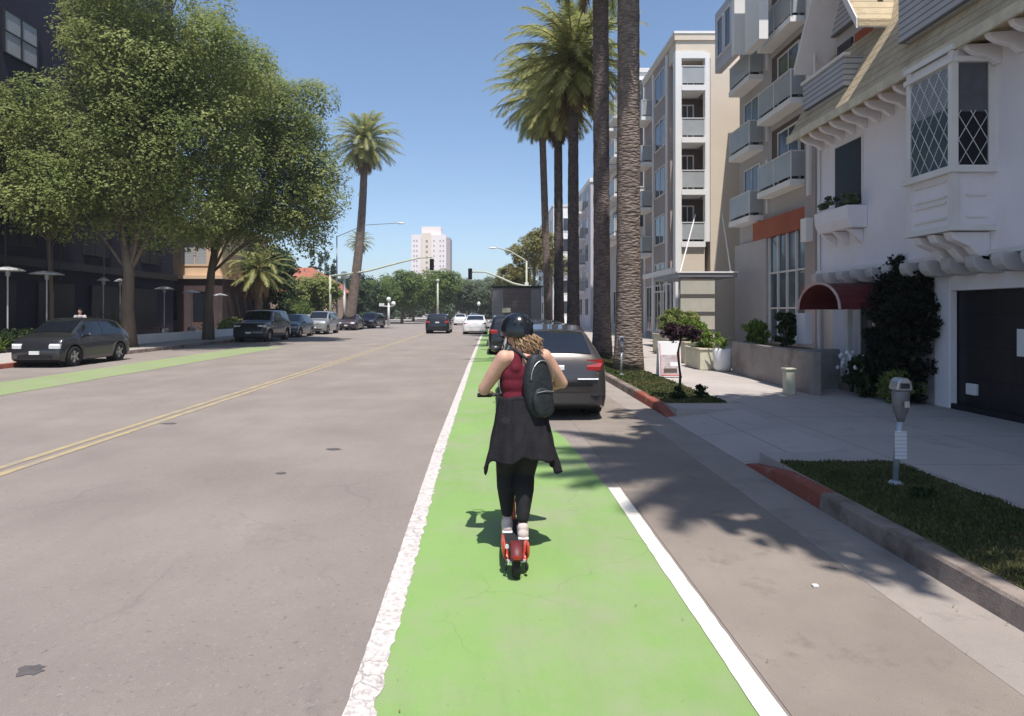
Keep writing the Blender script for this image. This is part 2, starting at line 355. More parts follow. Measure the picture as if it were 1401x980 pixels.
strip('bike_lane', 'green_paint', lambda y: (lx(y)+gr(y))/2, lambda y: gr(y)-lx(y), YN, 60, .008, 0, .004)
strip('worn_lane_line', 'worn_white', lx, .135, YN, 58, .012, .003, .014, .021)
strip('lane_line', 'white_paint', lambda y: 1.215, .115, YN, 6.15, .013, .003, .003, .05)
strip('center_line', 'yellow_paint', lambda y: -5.28, .11, YN, 56, .005, .006, .006, .1, 4)
strip('center_line', 'yellow_paint', lambda y: -5.50, .11, YN, 56, .005, .006, .006, .1, 5)
strip('far_bike_lane', 'left_green', lambda y: -11.2, 1.9, 7, 31, .006, .05, .05, .3, 6)
strip('far_lane_line', 'yellow_paint', lambda y: -10.15, .08, 34, 60, .006, .01, .01, .3, 7)
strip('stop_line', 'white_paint', lambda y: -2.9, 4.0, 57.0, 57.5, .0135, .01, .01, .2, 8)
# right kerb in pieces around the driveway
def kerb(y0, y1, m, x=CURB_R, s=1, z1=.152, taper0=0, taper1=0):
    prof = [(x, 0), (x+s*.02, z1-.02), (x+s*.035, z1), (x+s*.16, z1), (x+s*.16, -.05), (x, -.05)]
    vs = []
    n = max(1, int((y1-y0)/.6)); ys = [y0+(y1-y0)*i/n for i in range(n+1)]
    for y in ys:
        k = 1
        if taper0: k = min(k, max(.12, (y-y0)/taper0))
        if taper1: k = min(k, max(.12, (y1-y)/taper1))
        vs += [(u, y, v*k if v > 0 else v) for u, v in prof]
    fs = [(i*6+j, i*6+(j+1)%6, (i+1)*6+(j+1)%6, (i+1)*6+j) for i in range(n) for j in range(6)]+[(0,1,2,3,4,5), tuple(n*6+j for j in range(6))[::-1]]
    return struct('kerb', MB().add(vs, fs), m)
kerb(YN, 5.5, 'kerb'); kerb(5.503, 7.1, 'kerb_red', taper1=.9); kerb(10.25, 12.6, 'kerb_red', taper0=.9); kerb(12.603, 62, 'kerb')
# driveway apron
struct('driveway_apron', MB().add([(2.9,7.1,.014),(2.9,10.25,.014),(4.1,10.25,.158),(4.1,7.1,.158),(2.9,7.1,-.1),(2.9,10.25,-.1),(4.1,10.25,-.1),(4.1,7.1,-.1)],
       [(0,3,2,1),(0,1,5,4),(2,3,7,6),(1,2,6,5),(3,0,4,7)]), 'concrete')
sw = MB(); sw.box(3.063, 30, YN, 7.09, -.1, .15); sw.box(4.1, 30, 7.09, 10.26, -.1, .15); sw.box(3.063, 30, 10.26, 62, -.1, .15); sw.box(3.063, 30, 74, 240, -.1, .15)
struct('sidewalk', sw, bands(bands(M['concrete'], 1, 1.5, (.20,.18,.16), .010, .8), 0, 1.52, (.20,.18,.16), .010, .8))
kerb(CURB_L and YN, 17, 'kerb', CURB_L, -1); kerb(17.003, 21, 'kerb_red', CURB_L, -1); kerb(21.003, 62, 'kerb', CURB_L, -1)
lw = MB(); lw.box(-60, CURB_L-.163, YN, 62, -.1, .15); lw.box(-60, CURB_L-.163, 74, 240, -.1, .15)
struct('far_sidewalk', lw, bands(M['concrete'].copy(), 0, 1.7, (.2,.18,.16), .01, .8))
struct('cross_street', MB().box(-200, 200, 62.2, 73.8, -.15, -.006), 'asphalt')
struct('lawn_strip', MB().box(3.066, 4.28, YN, 6.6, .13, .158), 'turf')
struct('lawn_strip', MB().box(3.066, 4.15, 10.9, 61, .13, .158), 'turf')
def blades(name, n, x0, x1, y0, y1, z, h, lab, seed):
    g = np.random.default_rng(seed)
    u = g.random(n); y = y0+(y1-y0)*u**1.5; x = g.uniform(x0, x1, n)
    d = g.uniform(0, 2*math.pi, n); hh = h*g.uniform(.4, 1.2, n)*(0.55+.45*np.sin(x*7+np.sin(y*3)*2)**2); ww = .004+.0009*np.abs(y)
    dx = np.cos(d)*ww; dy = np.sin(d)*ww; lean = g.uniform(-.6, .6, (n, 2))*hh[:,None]
    V = np.empty((n,4,3)); Z = np.full(n, z)
    V[:,0] = np.c_[x-dx, y-dy, Z]; V[:,1] = np.c_[x+dx, y+dy, Z]
    V[:,2] = np.c_[x+dx*.3+lean[:,0], y+dy*.3+lean[:,1], Z+hh]; V[:,3] = np.c_[x-dx*.3+lean[:,0], y-dy*.3+lean[:,1], Z+hh]
    o = npmesh(name, V.reshape(-1,3), np.arange(4*n).reshape(n,4), 'blade')
    return tag(o, lab, 'grass', kind='stuff')
blades('grass', 42000, 3.07, 4.27, 3.0, 6.59, .157, .035, 'short patchy grass in the near kerbside strip around the parking meter', 3)
blades('grass', 30000, 3.07, 4.14, 10.95, 30, .157, .045, 'short green grass in the kerbside strip under the palm trees', 4)

# ------------------------------------------------------------ vegetation
def leaves(V, F, P, size, g, flat=.0, asp=.5):
    n = len(P); a = g.normal(size=(n,3)); a[:,2] *= (1-flat); a /= np.linalg.norm(a, axis=1)[:,None]
    b = g.normal(size=(n,3)); b[:,2] *= (1-flat); b -= (b*a).sum(1)[:,None]*a; b /= np.linalg.norm(b, axis=1)[:,None]
    L = size*g.uniform(.6, 1.3, n)[:,None]; q = np.empty((n,4,3))
    q[:,0] = P-a*L*.5; q[:,1] = P+b*L*asp*.5; q[:,2] = P+a*L*.5; q[:,3] = P-b*L*asp*.5
    return q.reshape(-1,3)
def crown_points(lumps, nc, per, cr, g, inner=.25):
    P = []; C = []
    vol = np.array([l[3]*l[4]*l[5] for l in lumps])**(2/3.); pr = vol/vol.sum()
    for i in range(nc):
        l = lumps[g.choice(len(lumps), p=pr)]; d = g.normal(size=3); d /= np.linalg.norm(d)
        if d[2] < -.3 and g.random() < .4: d[2] *= -1
        rad = g.uniform(.82, 1.05) if g.random() > inner else g.uniform(.35, .8)
        c = np.array(l[:3])+d*np.array(l[3:6])*rad
        r = cr*g.uniform(.6, 1.25); n = int(per*g.uniform(.6, 1.3))
        q = g.normal(size=(n,3)); q /= np.linalg.norm(q, axis=1)[:,None]; q *= (g.random(n)**.45)[:,None]*r
        q[:,2] *= .75; P.append(c+q); C.append(c)
    return np.vstack(P), np.array(C)
def billows(lumps, nc, per, cr, g, inner=.2):
    "leaf positions and normals on the upper shells of many rounded clumps"
    P = []; N = []; C = []
    vol = np.array([l[3]*l[4]*l[5] for l in lumps])**(2/3.); pr = vol/vol.sum()
    for i in range(nc):
        l = lumps[g.choice(len(lumps), p=pr)]; d = g.normal(size=3); d /= np.linalg.norm(d)
        if d[2] < -.2 and g.random() < .4: d[2] *= -1
        rad = g.uniform(.80, 1.06) if g.random() > inner else g.uniform(.3, .8)
        c = np.array(l[:3])+d*np.array(l[3:6])*rad
        r = cr*g.uniform(.55, 1.35); n = int(per*(r/cr)**2*g.uniform(.8, 1.2))+4
        q = g.normal(size=(n,3)); q[:,2] += .45; q /= np.linalg.norm(q, axis=1)[:,None]
        rr = r*(.72+.36*g.random(n)**.8)*(1+.22*np.sin(q[:,0]*5+i)*np.cos(q[:,1]*6+i*2)); p = q*rr[:,None]; p[:,2] *= .8
        m = q*.8+np.array(sd)*.85+g.normal(size=(n,3))*.38; m /= np.linalg.norm(m, axis=1)[:,None]
        P.append(c+p); N.append(m); C.append(c)
    return np.vstack(P), np.vstack(N), np.array(C)
def leaf_quads(P, N, size, g, asp=.55):
    n = len(P); a = g.normal(size=(n,3)); a -= (a*N).sum(1)[:,None]*N; a /= np.linalg.norm(a, axis=1)[:,None]; b = np.cross(N, a)
    L = size*g.uniform(.6, 1.35, n)[:,None]; q = np.empty((n,4,3))
    q[:,0] = P-a*L*.5; q[:,1] = P+b*L*asp*.5+a*L*.08; q[:,2] = P+a*L*.5-N*L*.12; q[:,3] = P-b*L*asp*.5+a*L*.08
    return q.reshape(-1,3)
def tree(name, label, base, trunk_pts, trunk_r, lumps, nc, per, cr, size, leaf, seed, group=None, cat='tree', limbs=14, bark='bark'):
    g = np.random.default_rng(seed); t = thing(name, label, cat, base, 0, group)
    P, N, C = billows(lumps, nc, per, cr, g)
    V = leaf_quads(P, N, size, g); npmesh('crown', V, np.arange(len(V)).reshape(-1,4), leaf, t)
    mb = MB()
    top = Vector(trunk_pts[-1]); n = len(trunk_pts)
    mb.tube([Vector(p)+Vector((g.normal()*.02, g.normal()*.02, 0)) for p in trunk_pts], [trunk_r*(1.25 if i == 0 else 1-.45*i/n) for i in range(n)], 10)
    idx = g.choice(len(C), min(limbs, len(C)), replace=False)
    for i in idx:
        s = Vector(trunk_pts[-1 if g.random() < .6 else max(0, n-2)]); e = Vector(C[i]); m = s.lerp(e, .5)+Vector((g.normal()*.2, g.normal()*.2, (e-s).length*.1))
        r0 = trunk_r*g.uniform(.22, .38)
        mb.tube([s, s.lerp(m, .5)+Vector((0,0,.1)), m, e], [r0, r0*.8, r0*.55, r0*.15], 7)
    mb.build('trunk', bark, t, smooth=True)
    return t
def palm(name, label, base, top, r0, r1, nf, L, seed, group=None, bark='palm_bark', skirt=True, lo=-70, leaf='palm_frond', nl=38, width=.045, rr=.50, bend=0):
    rg = random.Random(seed); t = thing(name, label, 'palm tree', base, 0, group)
    b = Vector(base); tp = Vector(top); pts = []; rs = []
    n = 40
    for i in range(n+1):
        u = i/n; p = b.lerp(tp, u); p += Vector((bend*math.sin(math.pi*u), 0, 0)); pts.append(p)
        r = r0+(r1-r0)*u; r *= 1+.32*math.exp(-u*14)+.06*(i % 2)*.5+rg.uniform(-.02, .02)
        if u > .955: r *= 1.15
        rs.append(r)
    MB().tube(pts, rs, 18).build('trunk', bark, t, smooth=True)
    V = []; F = []; mi = []
    def quad(a, b_, c, d, m): k = len(V); V.extend([a, b_, c, d]); F.append((k, k+1, k+2, k+3)); mi.append(m)
    c0 = tp+Vector((0, 0, .15))
    for f in range(nf):
        u = (f+.5)/nf; el = 84-(84-lo)*u**.92+rg.uniform(-7, 7); az = f*137.5+rg.uniform(-12, 12)
        ln = L*rg.uniform(.85, 1.1)*(.72+.28*math.sin(math.pi*min(1, u*1.15+.1)))
        h = Vector((math.cos(R(az)), math.sin(R(az)), 0)); p = c0+h*r1*.6+Vector((0,0,-.25*u)); e = R(el); st = 14; path = [p.copy()]
        dr = R(rg.uniform(62, 92))*(1 if el > 0 else .35)
        for k in range(st):
            e2 = e-dr*((k/st)**1.4); e2 = max(e2, R(-86)); p = p+(h*math.cos(e2)+Vector((0,0,1))*math.sin(e2))*(ln/st); path.append(p.copy())
        side = h.cross(Vector((0,0,1))).normalized(); dead = el < lo+14 and skirt
        tw = rg.uniform(-.5, .5)
        for k in range(st):
            wdt = .045*(1-k/st)+.008; quad(path[k]-side*wdt, path[k]+side*wdt, path[k+1]+side*wdt*.9, path[k+1]-side*wdt*.9, 1)
        for j in range(nl):
            s = .1+.9*(j+.5)/nl; q = s*st; k = min(st-1, int(q)); pp = path[k].lerp(path[k+1], q-k); d = (path[k+1]-path[k]).normalized(); up = side.cross(d)
            ll = rr*L/3.2*(math.sin(math.pi*(s*.82+.14))**.6)*rg.uniform(.8, 1.15)
            for sg in (-1, 1):
                vv = (side*sg*(math.cos(tw*.3))+d*(.75+.5*s)+up*rg.uniform(-.05, .55)+Vector((0,0,-.25))).normalized()
                nrm = d*width
                tip = pp+vv*ll+Vector((0,0,-ll*.18))
                quad(pp-nrm, pp+nrm, tip+nrm*.25, tip-nrm*.25, 2 if dead else 0)
    npmesh('crown', np.array([tuple(v) for v in V]), np.array(F), [leaf, 'palm_rib', 'palm_dead'], t, mi=mi)
    return t

# near row of street palms on the right
GP = 'tall palms lining the right kerb'
palm('street_palm', 'thick ringed palm trunk nearest the camera on the right, beside the A-frame sign', (3.80, 17.2, .15), (3.80, 17.2, 13.6), .33, .28, 46, 3.3, 11, GP, lo=-60)
palm('street_palm', 'tall dark palm trunk just left of the thickest palm, crown above the picture', (3.98, 22.3, .15), (3.92, 22.3, 15.2), .29, .27, 46, 3.3, 12, GP, 'palm_bark_mid', lo=-60)
palm('street_palm', 'palm with the large full crown nearest the sky, third trunk from the right', (3.62, 27.4, .15), (3.62, 27.4, 12.9), .27, .20, 120, 3.45, 13, GP, 'palm_bark_dark', lo=-78)
palm('street_palm', 'dark palm whose crown merges behind the largest crown, fourth trunk from the right', (3.66, 33.5, .15), (3.6, 33.5, 13.3), .27, .20, 100, 3.3, 14, GP, 'palm_bark_dark', lo=-78)
palm('street_palm', 'paler slender palm leftmost of the right-hand row', (3.70, 39.8, .15), (3.2, 39.8, 15.6), .25, .2, 100, 3.7, 15, GP, 'palm_bark', lo=-80)
palm('street_palm', 'palm beside the camera out of view whose fronds shade the parking lane', (4.5, .9, .15), (4.5, .9, 15.3), .22, .2, 60, 2.7, 16, GP, lo=-35, nl=30, width=.05)
# dense street tree beside the camera that shades the driveway
tree('street_tree', 'broad street tree beside the camera shading the sidewalk and driveway', (4.9, 2.6, .15), [(4.9,2.6,.15),(4.9,2.6,4),(5.6,3.0,8)], .16,
     [(5.0,1.4,11.2,1.3,1.5,1.0),(4.2,1.0,10.8,.6,1.2,.8),(5.9,1.6,11.3,1.4,1.6,1.0),(6.4,4.6,11.2,2.0,2.3,1.4),(5.2,3.4,11,1.7,1.9,1.2),(7.2,2.8,11.2,1.8,2.0,1.3),(4.9,5.2,11.2,1.2,1.5,1.0),(7.6,5.4,11.6,1.8,1.8,1.0),(8.6,4,11.8,1.6,2,1)], 520, 90, .62, .26, 'leaf', 21)
# left: the two big ficus trees
TG = 'large leafy street trees on the left kerb'
tree('street_tree', 'huge leafy tree over the dark hatchback at the left edge of the picture', (-16.6, 28.4, .15), [(-16.6,28.4,.15),(-16.7,28.4,2),(-16.5,28.3,3.5),(-16.8,28.3,5.6)], .30,
     [(-16.8,28,11.3,3.4,3.3,4.2),(-17.8,28.6,8,4.0,2.4,2.6),(-15.8,28.2,11,3,2.6,3),(-20.3,27,7.9,2.2,2.5,2.2),(-19.3,27.5,5.9,2.8,2.5,1.2),(-14.4,28,8.6,3.4,3,3.2),(-15.3,28,15.0,2.9,3,2.6),(-21.3,27.5,10.5,1.8,2,1.6),(-13.0,28.5,12.2,2.8,2.6,2.6),(-16.6,27.6,6.6,2.6,2.4,1.5)], 360, 420, 1.0, .15, 'leaf', 31, TG, limbs=12)
tree('street_tree', 'second big leafy tree with its crown against the sky over the parked cars', (-16.4, 36, .15), [(-16.4,36,.15),(-16.4,36,2.2),(-16.2,36,4),(-15.9,36,6)], .28,
     [(-14.2,36,11,4.4,3.8,4.4),(-14.4,36.4,8.6,4.2,2.4,2.6),(-14,36,13.2,2.6,2.2,2),(-11.9,35.5,8.7,3.0,2.8,3.0),(-12.6,35.5,12.3,3.0,2.8,3.0),(-16.4,36,7.4,3.4,3,2.4),(-16.2,36,15.4,2.8,2.6,2.6),(-11.0,35.5,7.0,1.9,2,1.8),(-13.6,35.5,6.3,2.0,2,1.3)], 320, 400, 1.05, .165, 'leaf', 32, TG, limbs=12)
tree('patio_tree', 'small thin-trunked tree against the navy building left of the hatchback', (-20.3, 28.6, .15), [(-20.3,28.6,.15),(-20.2,28.6,2.5),(-20.4,28.6,5)], .10,
     [(-20.3,28.4,6.0,1.3,1.2,1.0)], 40, 70, .4, .15, 'leaf', 33)
palm('garden_palm', 'short palm with arching fronds behind the black off-road car', (-18.0, 48, .15), (-17.9, 48, 5.0), .28, .25, 46, 3.1, 41, lo=-65)
palm('street_palm', 'lone tall palm against open sky left of the white tower', (-13.9, 60.5, .15), (-12.3, 60.5, 18.3), .50, .30, 120, 4.0, 42, None, 'palm_bark', lo=-75, bend=.35)
palm('street_palm', 'small distant palm crown just behind the trunk of the lone tall palm', (-25, 118, 0), (-25, 118, 15), .3, .3, 70, 3.2, 43, lo=-75)
# distant trees at the end of the street
def ftree(x, y, h, rx, rz, leaf, seed, label, grp='trees at the end of the street', tr=.2):
    g = random.Random(seed)
    lumps = [(x, y, h-rz, rx, rx, rz)]+[(x+g.uniform(-.7, .7)*rx, y-g.uniform(0, .5)*rx, h-rz+g.uniform(-.6, .5)*rz, rx*.5, rx*.5, rz*.5) for _ in range(5)]
    tree('broadleaf_tree', label, (x, y, 0), [(x, y, 0), (x, y, (h-2*rz)*.6+.5), (x, y, h-rz*1.6)], tr, lumps, 150, 60, rx*.2, max(.3, rx*.09), leaf, seed, grp, limbs=5)
ftree(-13.2, 92, 7.6, 3.2, 2.7, 'leaf_far', 51, 'bright green rounded tree right of the lone palm trunk')
ftree(-8.8, 96, 8.1, 3.6, 2.9, 'leaf_far', 52, 'tallest rounded green tree below the white tower')
ftree(-5.0, 105, 7.0, 3.0, 2.5, 'leaf_grey', 53, 'dull green tree in front of the right foot of the tower')
ftree(-1.6, 112, 7.0, 3.4, 2.6, 'leaf_grey', 54, 'grey green tree left of the box truck, behind the white car')
ftree(2.2, 100, 7.6, 3.0, 2.8, 'leaf_grey', 55, 'grey green tree just left of the box truck top')
ftree(-17.5, 100, 6.0, 3.2, 2.3, 'leaf_dark', 56, 'low dark tree behind the lone palm trunk')
ftree(5.4, 78, 11.8, 2.8, 2.5, 'leaf_olive', 57, 'olive tree standing above the box truck')
ftree(2.9, 84, 8.2, 2.3, 2.0, 'leaf_olive', 58, 'low olive tree beside the right traffic signal arm')
ftree(9.0, 92, 11.0, 3.0, 2.6, 'leaf_olive', 59, 'olive tree half hidden behind the palm trunks')
ftree(-12.5, 130, 8.5, 4.4, 3.0, 'leaf_grey', 60, 'hazy far tree between the lamp with two globes and the tower')
ftree(-7.0, 150, 9.0, 5.0, 3.4, 'leaf_grey', 61, 'hazy far tree straight down the street, left half')
ftree(1.0, 150, 9.5, 5.0, 3.4, 'leaf_grey', 62, 'hazy far tree straight down the street, right half')
ftree(-24.5, 84, 6.6, 3.4, 2.6, 'leaf_dark', 63, 'dark tree in front of the red tiled roof')
ftree(-21.0, 70, 5.0, 2.2, 1.9, 'leaf_far', 64, 'green garden tree beside the red roofed house')
ftree(-18.5, 86, 6.2, 2.2, 2.4, 'leaf_dark', 65, 'dark tree left of the white globe lamp')
# conifers behind the red roof
for i, (x, h) in enumerate([(-27.6, 10.6), (-26.4, 9.8), (-25.4, 10.3), (-24.3, 9.3)]):
    mbs = [(x, 96, h*.45+k*h*.11, .75*(1-k*.15), .75*(1-k*.15), h*.09) for k in range(6)]
    tree('cypress', ['leftmost dark cypress behind the red tiled roof', 'second dark cypress from the left behind the red tiled roof', 'third dark cypress from the left behind the red tiled roof', 'rightmost dark cypress behind the red tiled roof'][i], (x, 96, 0), [(x, 96, 0), (x, 96, h*.6)], .15, mbs, 60, 40, .35, .3, 'leaf_dark', 70+i, 'cypresses behind the red roof', limbs=0)

def shrub(name, label, c, r, nc, per, size, leaf, seed, group=None, cr=None, cat='shrub', stem=True):
    g = np.random.default_rng(seed); t = thing(name, label, cat, (c[0], c[1], c[2]-r[2]), 0, group)
    P, C = crown_points([(*c, *r)], nc, per, cr or min(r)*.4, g, .35)
    P[:,2] = np.maximum(P[:,2], c[2]-r[2]-.02)
    V = leaves(None, None, P, size, g); npmesh('foliage', V, np.arange(len(V)).reshape(-1,4), leaf, t)
    if stem:
        mb = MB()
        for i in range(6):
            e = Vector(C[i % len(C)]); b = Vector((c[0], c[1], c[2]-r[2])); mb.tube([b, b.lerp(e, .5)+Vector((0,0,.1*r[2])), e], [.03*r[2]+.008, .02*r[2]+.006, .004], 6)
        mb.build('stem', 'bark', t)
    return t
def spiky(name, label, c, n, L, leaf, seed, group=None, w=.03, cat='plant'):
    g = random.Random(seed); t = thing(name, label, cat, c, 0, group); mb = MB()
    for i in range(n):
        a = g.uniform(0, 6.283); e = R(g.uniform(35, 85)); l = L*g.uniform(.6, 1.1); h = Vector((math.cos(a), math.sin(a), 0)); s = Vector((-h.y, h.x, 0))*w*g.uniform(.7, 1.3)
        p = Vector(c); pts = [p]
        for k in range(5): e2 = e-k*R(14); p = p+(h*math.cos(e2)+Vector((0,0,1))*math.sin(e2))*l/5; pts.append(p)
        for k in range(5):
            w0 = 1-abs(k-1.5)/5; w1 = 1-abs(k-.5)/5
            if k == 4: w1 = .15
            mb.add([pts[k]-s*w0, pts[k]+s*w0, pts[k+1]+s*w1, pts[k+1]-s*w1], [(0,1,2,3)])
    mb.build('blades', leaf, t); 
    MB().lathe((c[0],c[1],c[2]), [(.05*L+.01,0),(.05*L,.06*L)], 8).build('stem', 'bark', t)
    return t

# ------------------------------------------------------------ cars
def car(name, label, kind, pnt, loc, rz, group=None, W=1.76, H=1.5, Ln=4.2, cat='car'):
    "front points to +Y in local space"
    root = thing(name, label, cat, loc, rz, group); h = W/2; l2 = Ln/2
    # stations: y, hood/roof height, belt height, roof half width (fraction), body half width (fraction)
    if kind == 'hatch': st = [(-1,.46,.40,.78,.84),(-.985,.62,.56,.82,.93),(-.945,.69,.62,.80,.97),(-.74,.935,.635,.66,1),(-.40,.99,.61,.70,1),(.1,1.0,.60,.72,1),(.28,.965,.59,.72,1),(.62,.68,.60,.80,.99),(.9,.60,.55,.84,.95),(.98,.50,.46,.80,.90),(1,.36,.32,.74,.84)]; glz = (-.945,-.745,.26,.62); sidew = (-.68,.50)
    if kind == 'sedan': st = [(-1,.50,.42,.78,.84),(-.985,.66,.60,.80,.92),(-.93,.70,.63,.80,.97),(-.72,.735,.64,.78,1),(-.40,.96,.64,.70,1),(-.05,1.0,.63,.72,1),(.18,.985,.62,.72,1),(.55,.66,.60,.80,.99),(.9,.56,.5,.84,.94),(.985,.44,.4,.80,.86),(1,.36,.3,.74,.80)]; glz = (-.73,-.42,.16,.54); sidew = (-.58,.42)
    if kind == 'suv': st = [(-1,.42,.34,.80,.88),(-.985,.62,.56,.80,.95),(-.95,.78,.60,.78,.98),(-.84,.97,.62,.76,1),(-.3,1.0,.61,.78,1),(.1,1.0,.60,.78,1),(.26,.975,.60,.77,1),(.52,.66,.60,.82,.99),(.9,.60,.54,.88,.96),(.985,.50,.46,.86,.9),(1,.34,.3,.8,.86)]; glz = (-.955,-.85,.25,.52); sidew = (-.78,.44)
    ys = np.linspace(-1, 1, 81); A = np.array(st)
    def sm(a, k=1):
        for _ in range(k): a = np.r_[a[0], (a[:-2]+2*a[1:-1]+a[2:])/4, a[-1]]
        return a
    zt = sm(np.interp(ys, A[:,0], A[:,1])*H, 2); zb = sm(np.interp(ys, A[:,0], A[:,2])*H, 2); zb = np.minimum(zb, zt-.015)
    wt = sm(np.interp(ys, A[:,0], A[:,3])*h, 2); wb = sm(np.interp(ys, A[:,0], A[:,4])*h, 2)
    wr = .325 if kind != 'suv' else .36; ar = wr+.06; wy = (-l2*.62, l2*.66); g0 = .19 if kind != 'suv' else .24
    lift = np.full_like(ys, g0)
    lift += .08*np.clip((np.abs(ys)-.9)/.1, 0, 1)
    for c in wy:
        dd = np.abs(ys*l2-c); lift = np.where(dd < ar, np.maximum(lift, wr+np.sqrt(np.maximum(0, ar**2-dd**2))), lift)
    rows = []
    for i, y in enumerate(ys):
        b = lift[i]; t = zt[i]; s = zb[i]; w_ = wb[i]; q = wt[i]; yy = y*l2
        crown = .025*(1 if t > s+.2 else .8)
        zs = [max(b, .0), b, max(b+.01, min(.35, s*.6)), max(b+.02, s*.72), s, s+(t-s)*.5, t-min(.035, (t-s)*.25), t]
        xs = [w_*.90, w_*.965, w_*1.0, w_*1.0, w_*.965, w_*.965*.5+q*.5+.012*(t-s), q, q*.86]
        half = [(0, b)]+list(zip(xs, zs))+[(q*.45, t+crown*.8), (0, t+crown)]
        rows.append((yy, half))
    nH = len(rows[0][1])
    def pt(i, j, off=0):
        yy, hf = rows[i]; sgn = 1
        if j < 0: j = -j; sgn = -1
        x, z = hf[j]; return Vector((x*sgn, yy, z))
    V = []; F = []; n = 2*(nH-1)
    for yy, hf in rows:
        ring = [(x, yy, z) for x, z in hf]+[(-x, yy, z) for x, z in hf[-2:0:-1]]; V += ring
    for i in range(len(rows)-1):
        for k in range(n): F.append((i*n+k, (i+1)*n+k, (i+1)*n+(k+1)%n, i*n+(k+1)%n))
    F += [tuple(range(n)), tuple(range((len(rows)-1)*n, len(rows)*n))[::-1]]
    mb = MB(); mb.add(V, F); body = mb.build('body', pnt, root, world=False, smooth=True)
    b2 = MB(); b2.box(-h*.80, h*.80, -l2*.92, l2*.92, g0-.02, g0+.32); b2.build('underbody', 'underbody', root, world=False)
    def patch(nm, y0, y1, j0, j1, m, off=.006, cut=(0, 0), inset=.0):
        "offset copy of the surface between stations y0..y1 and ring rows j0..j1 on the +x side, mirrored when j1<=6"
        for sg in ((1, -1) if j1 <= 7 else (0,)):
            P = []; us = np.linspace(y0, y1, 9); cols = []
            js = list(np.linspace(j0+cut[0], j1-cut[1], 4)) if sg else list(np.linspace(-j1, j1, 0)) 
            for u in us:
                i = (u+1)/2*80; i0 = min(79, int(i)); fr = i-i0; col = []
                if sg:
                    for j in js:
                        ja = int(j); jf = j-ja; a = rows[i0][1]; b = rows[i0+1][1]
                        g = lambda H_: (H_[ja][0]*(1-jf)+H_[min(ja+1, nH-1)][0]*jf, H_[ja][1]*(1-jf)+H_[min(ja+1, nH-1)][1]*jf)
                        p = g(a); q = g(b); col.append((sg*(p[0]*(1-fr)+q[0]*fr+off), u*l2, p[1]*(1-fr)+q[1]*fr))
                cols.append(col)
            k = len(js); vs = [p for c in cols for p in c]
            fs = [(a*k+b, (a+1)*k+b, (a+1)*k+b+1, a*k+b+1) for a in range(8) for b in range(k-1)]
            mb = MB(); mb.add(vs, fs); mb.build(nm, m, root, world=False, smooth=True)
    def top_patch(nm, y0, y1, frac, m, off=.008):
        us = np.linspace(y0, y1, 9); vs = []
        for u in us:
            z = float(np.interp(u, ys, zt)); q = float(np.interp(u, ys, wt)); 
            for v in np.linspace(-1, 1, 9):
                x = v*q*frac; vs.append((x, u*l2, z+.025*(1-(abs(x)/q)**2)*1.0+off-(.006 if abs(v) == 1 else 0)))
        d = 1 if y0 > 0 else -1
        vs = [(x, y+d*off*.8, z) for x, y, z in vs]
        fs = [(a*9+b, (a+1)*9+b, (a+1)*9+b+1, a*9+b+1) for a in range(8) for b in range(8)]
        MB().add(vs, fs).build(nm, m, root, world=False, smooth=True)
    top_patch('rear_window', glz[0]+.012, glz[1], .88, 'carglass'); top_patch('windscreen', glz[2]+.02, glz[3]-.02, .90, 'carglass')
    mid = (sidew[0]+sidew[1])/2-.02
    patch('side_window', sidew[0], mid-.012, 5, 7, 'carglass', .007, (.15, .2)); patch('side_window', mid+.012, sidew[1], 5, 7, 'carglass', .007, (.15, .25))
    for c in wy:
        for sg in (-1, 1):
            x1 = sg*(h-.01); x0 = sg*(h-.22); ty = MB(); ring = []
            prof = [(wr*.62, x1-sg*.02), (wr*.95, x1), (wr, x1-sg*.03), (wr, x0+sg*.03), (wr*.95, x0), (wr*.3, x0)]
            N = 24; vs = [(x, c+r*math.cos(2*math.pi*k/N), wr+r*math.sin(2*math.pi*k/N)) for r, x in prof for k in range(N)]
            fs = [(i*N+k, i*N+(k+1)%N, (i+1)*N+(k+1)%N, (i+1)*N+k) for i in range(5) for k in range(N)]
            ty.add(vs, fs); wh = ty.build('wheel', 'rubber', root, world=False, smooth=True)
            rm = MB(); rm.tube([(x1-sg*.06, c, wr), (x1-sg*.05, c, wr)], [wr*.63, wr*.63], 20)
            rm.tube([(x1-sg*.05, c, wr), (x1-sg*.012, c, wr)], [wr*.12, wr*.1], 10)
            for k in range(5):
                a = 2*math.pi*k/5; d = Vector((0, math.cos(a), math.sin(a))); e = Vector((0, -math.sin(a), math.cos(a)))
                o = Vector((x1-sg*.03, c, wr)); q = [o+d*.03-e*.035, o+d*.03+e*.035, o+d*wr*.62+e*.028, o+d*wr*.62-e*.028]
                rm.add([p for p in q]+[p+Vector((sg*.015, 0, 0)) for p in q], [(0,1,2,3),(4,7,6,5),(0,4,5,1),(2,6,7,3),(1,5,6,2),(3,7,4,0)])
            rr_ = rm.build('rim', 'rim', root, world=False); rr_.parent = wh
            wl = MB(); wl.tube([(sg*(h-.30), c, wr), (sg*(h-.24), c, wr)], [ar+.03, ar+.03], 20); wl.build('wheel_well', 'underbody', root, world=False)
    def surf_y(front, x, z):
        "y of the end surface at side offset x and height z"
        idx = range(80, 40, -1) if front else range(0, 41)
        for i in idx:
            if lift[i]-.03 <= z <= zt[i]-.004 and wb[i]*.975 >= abs(x): return ys[i]*l2
        return ys[80 if front else 0]*l2
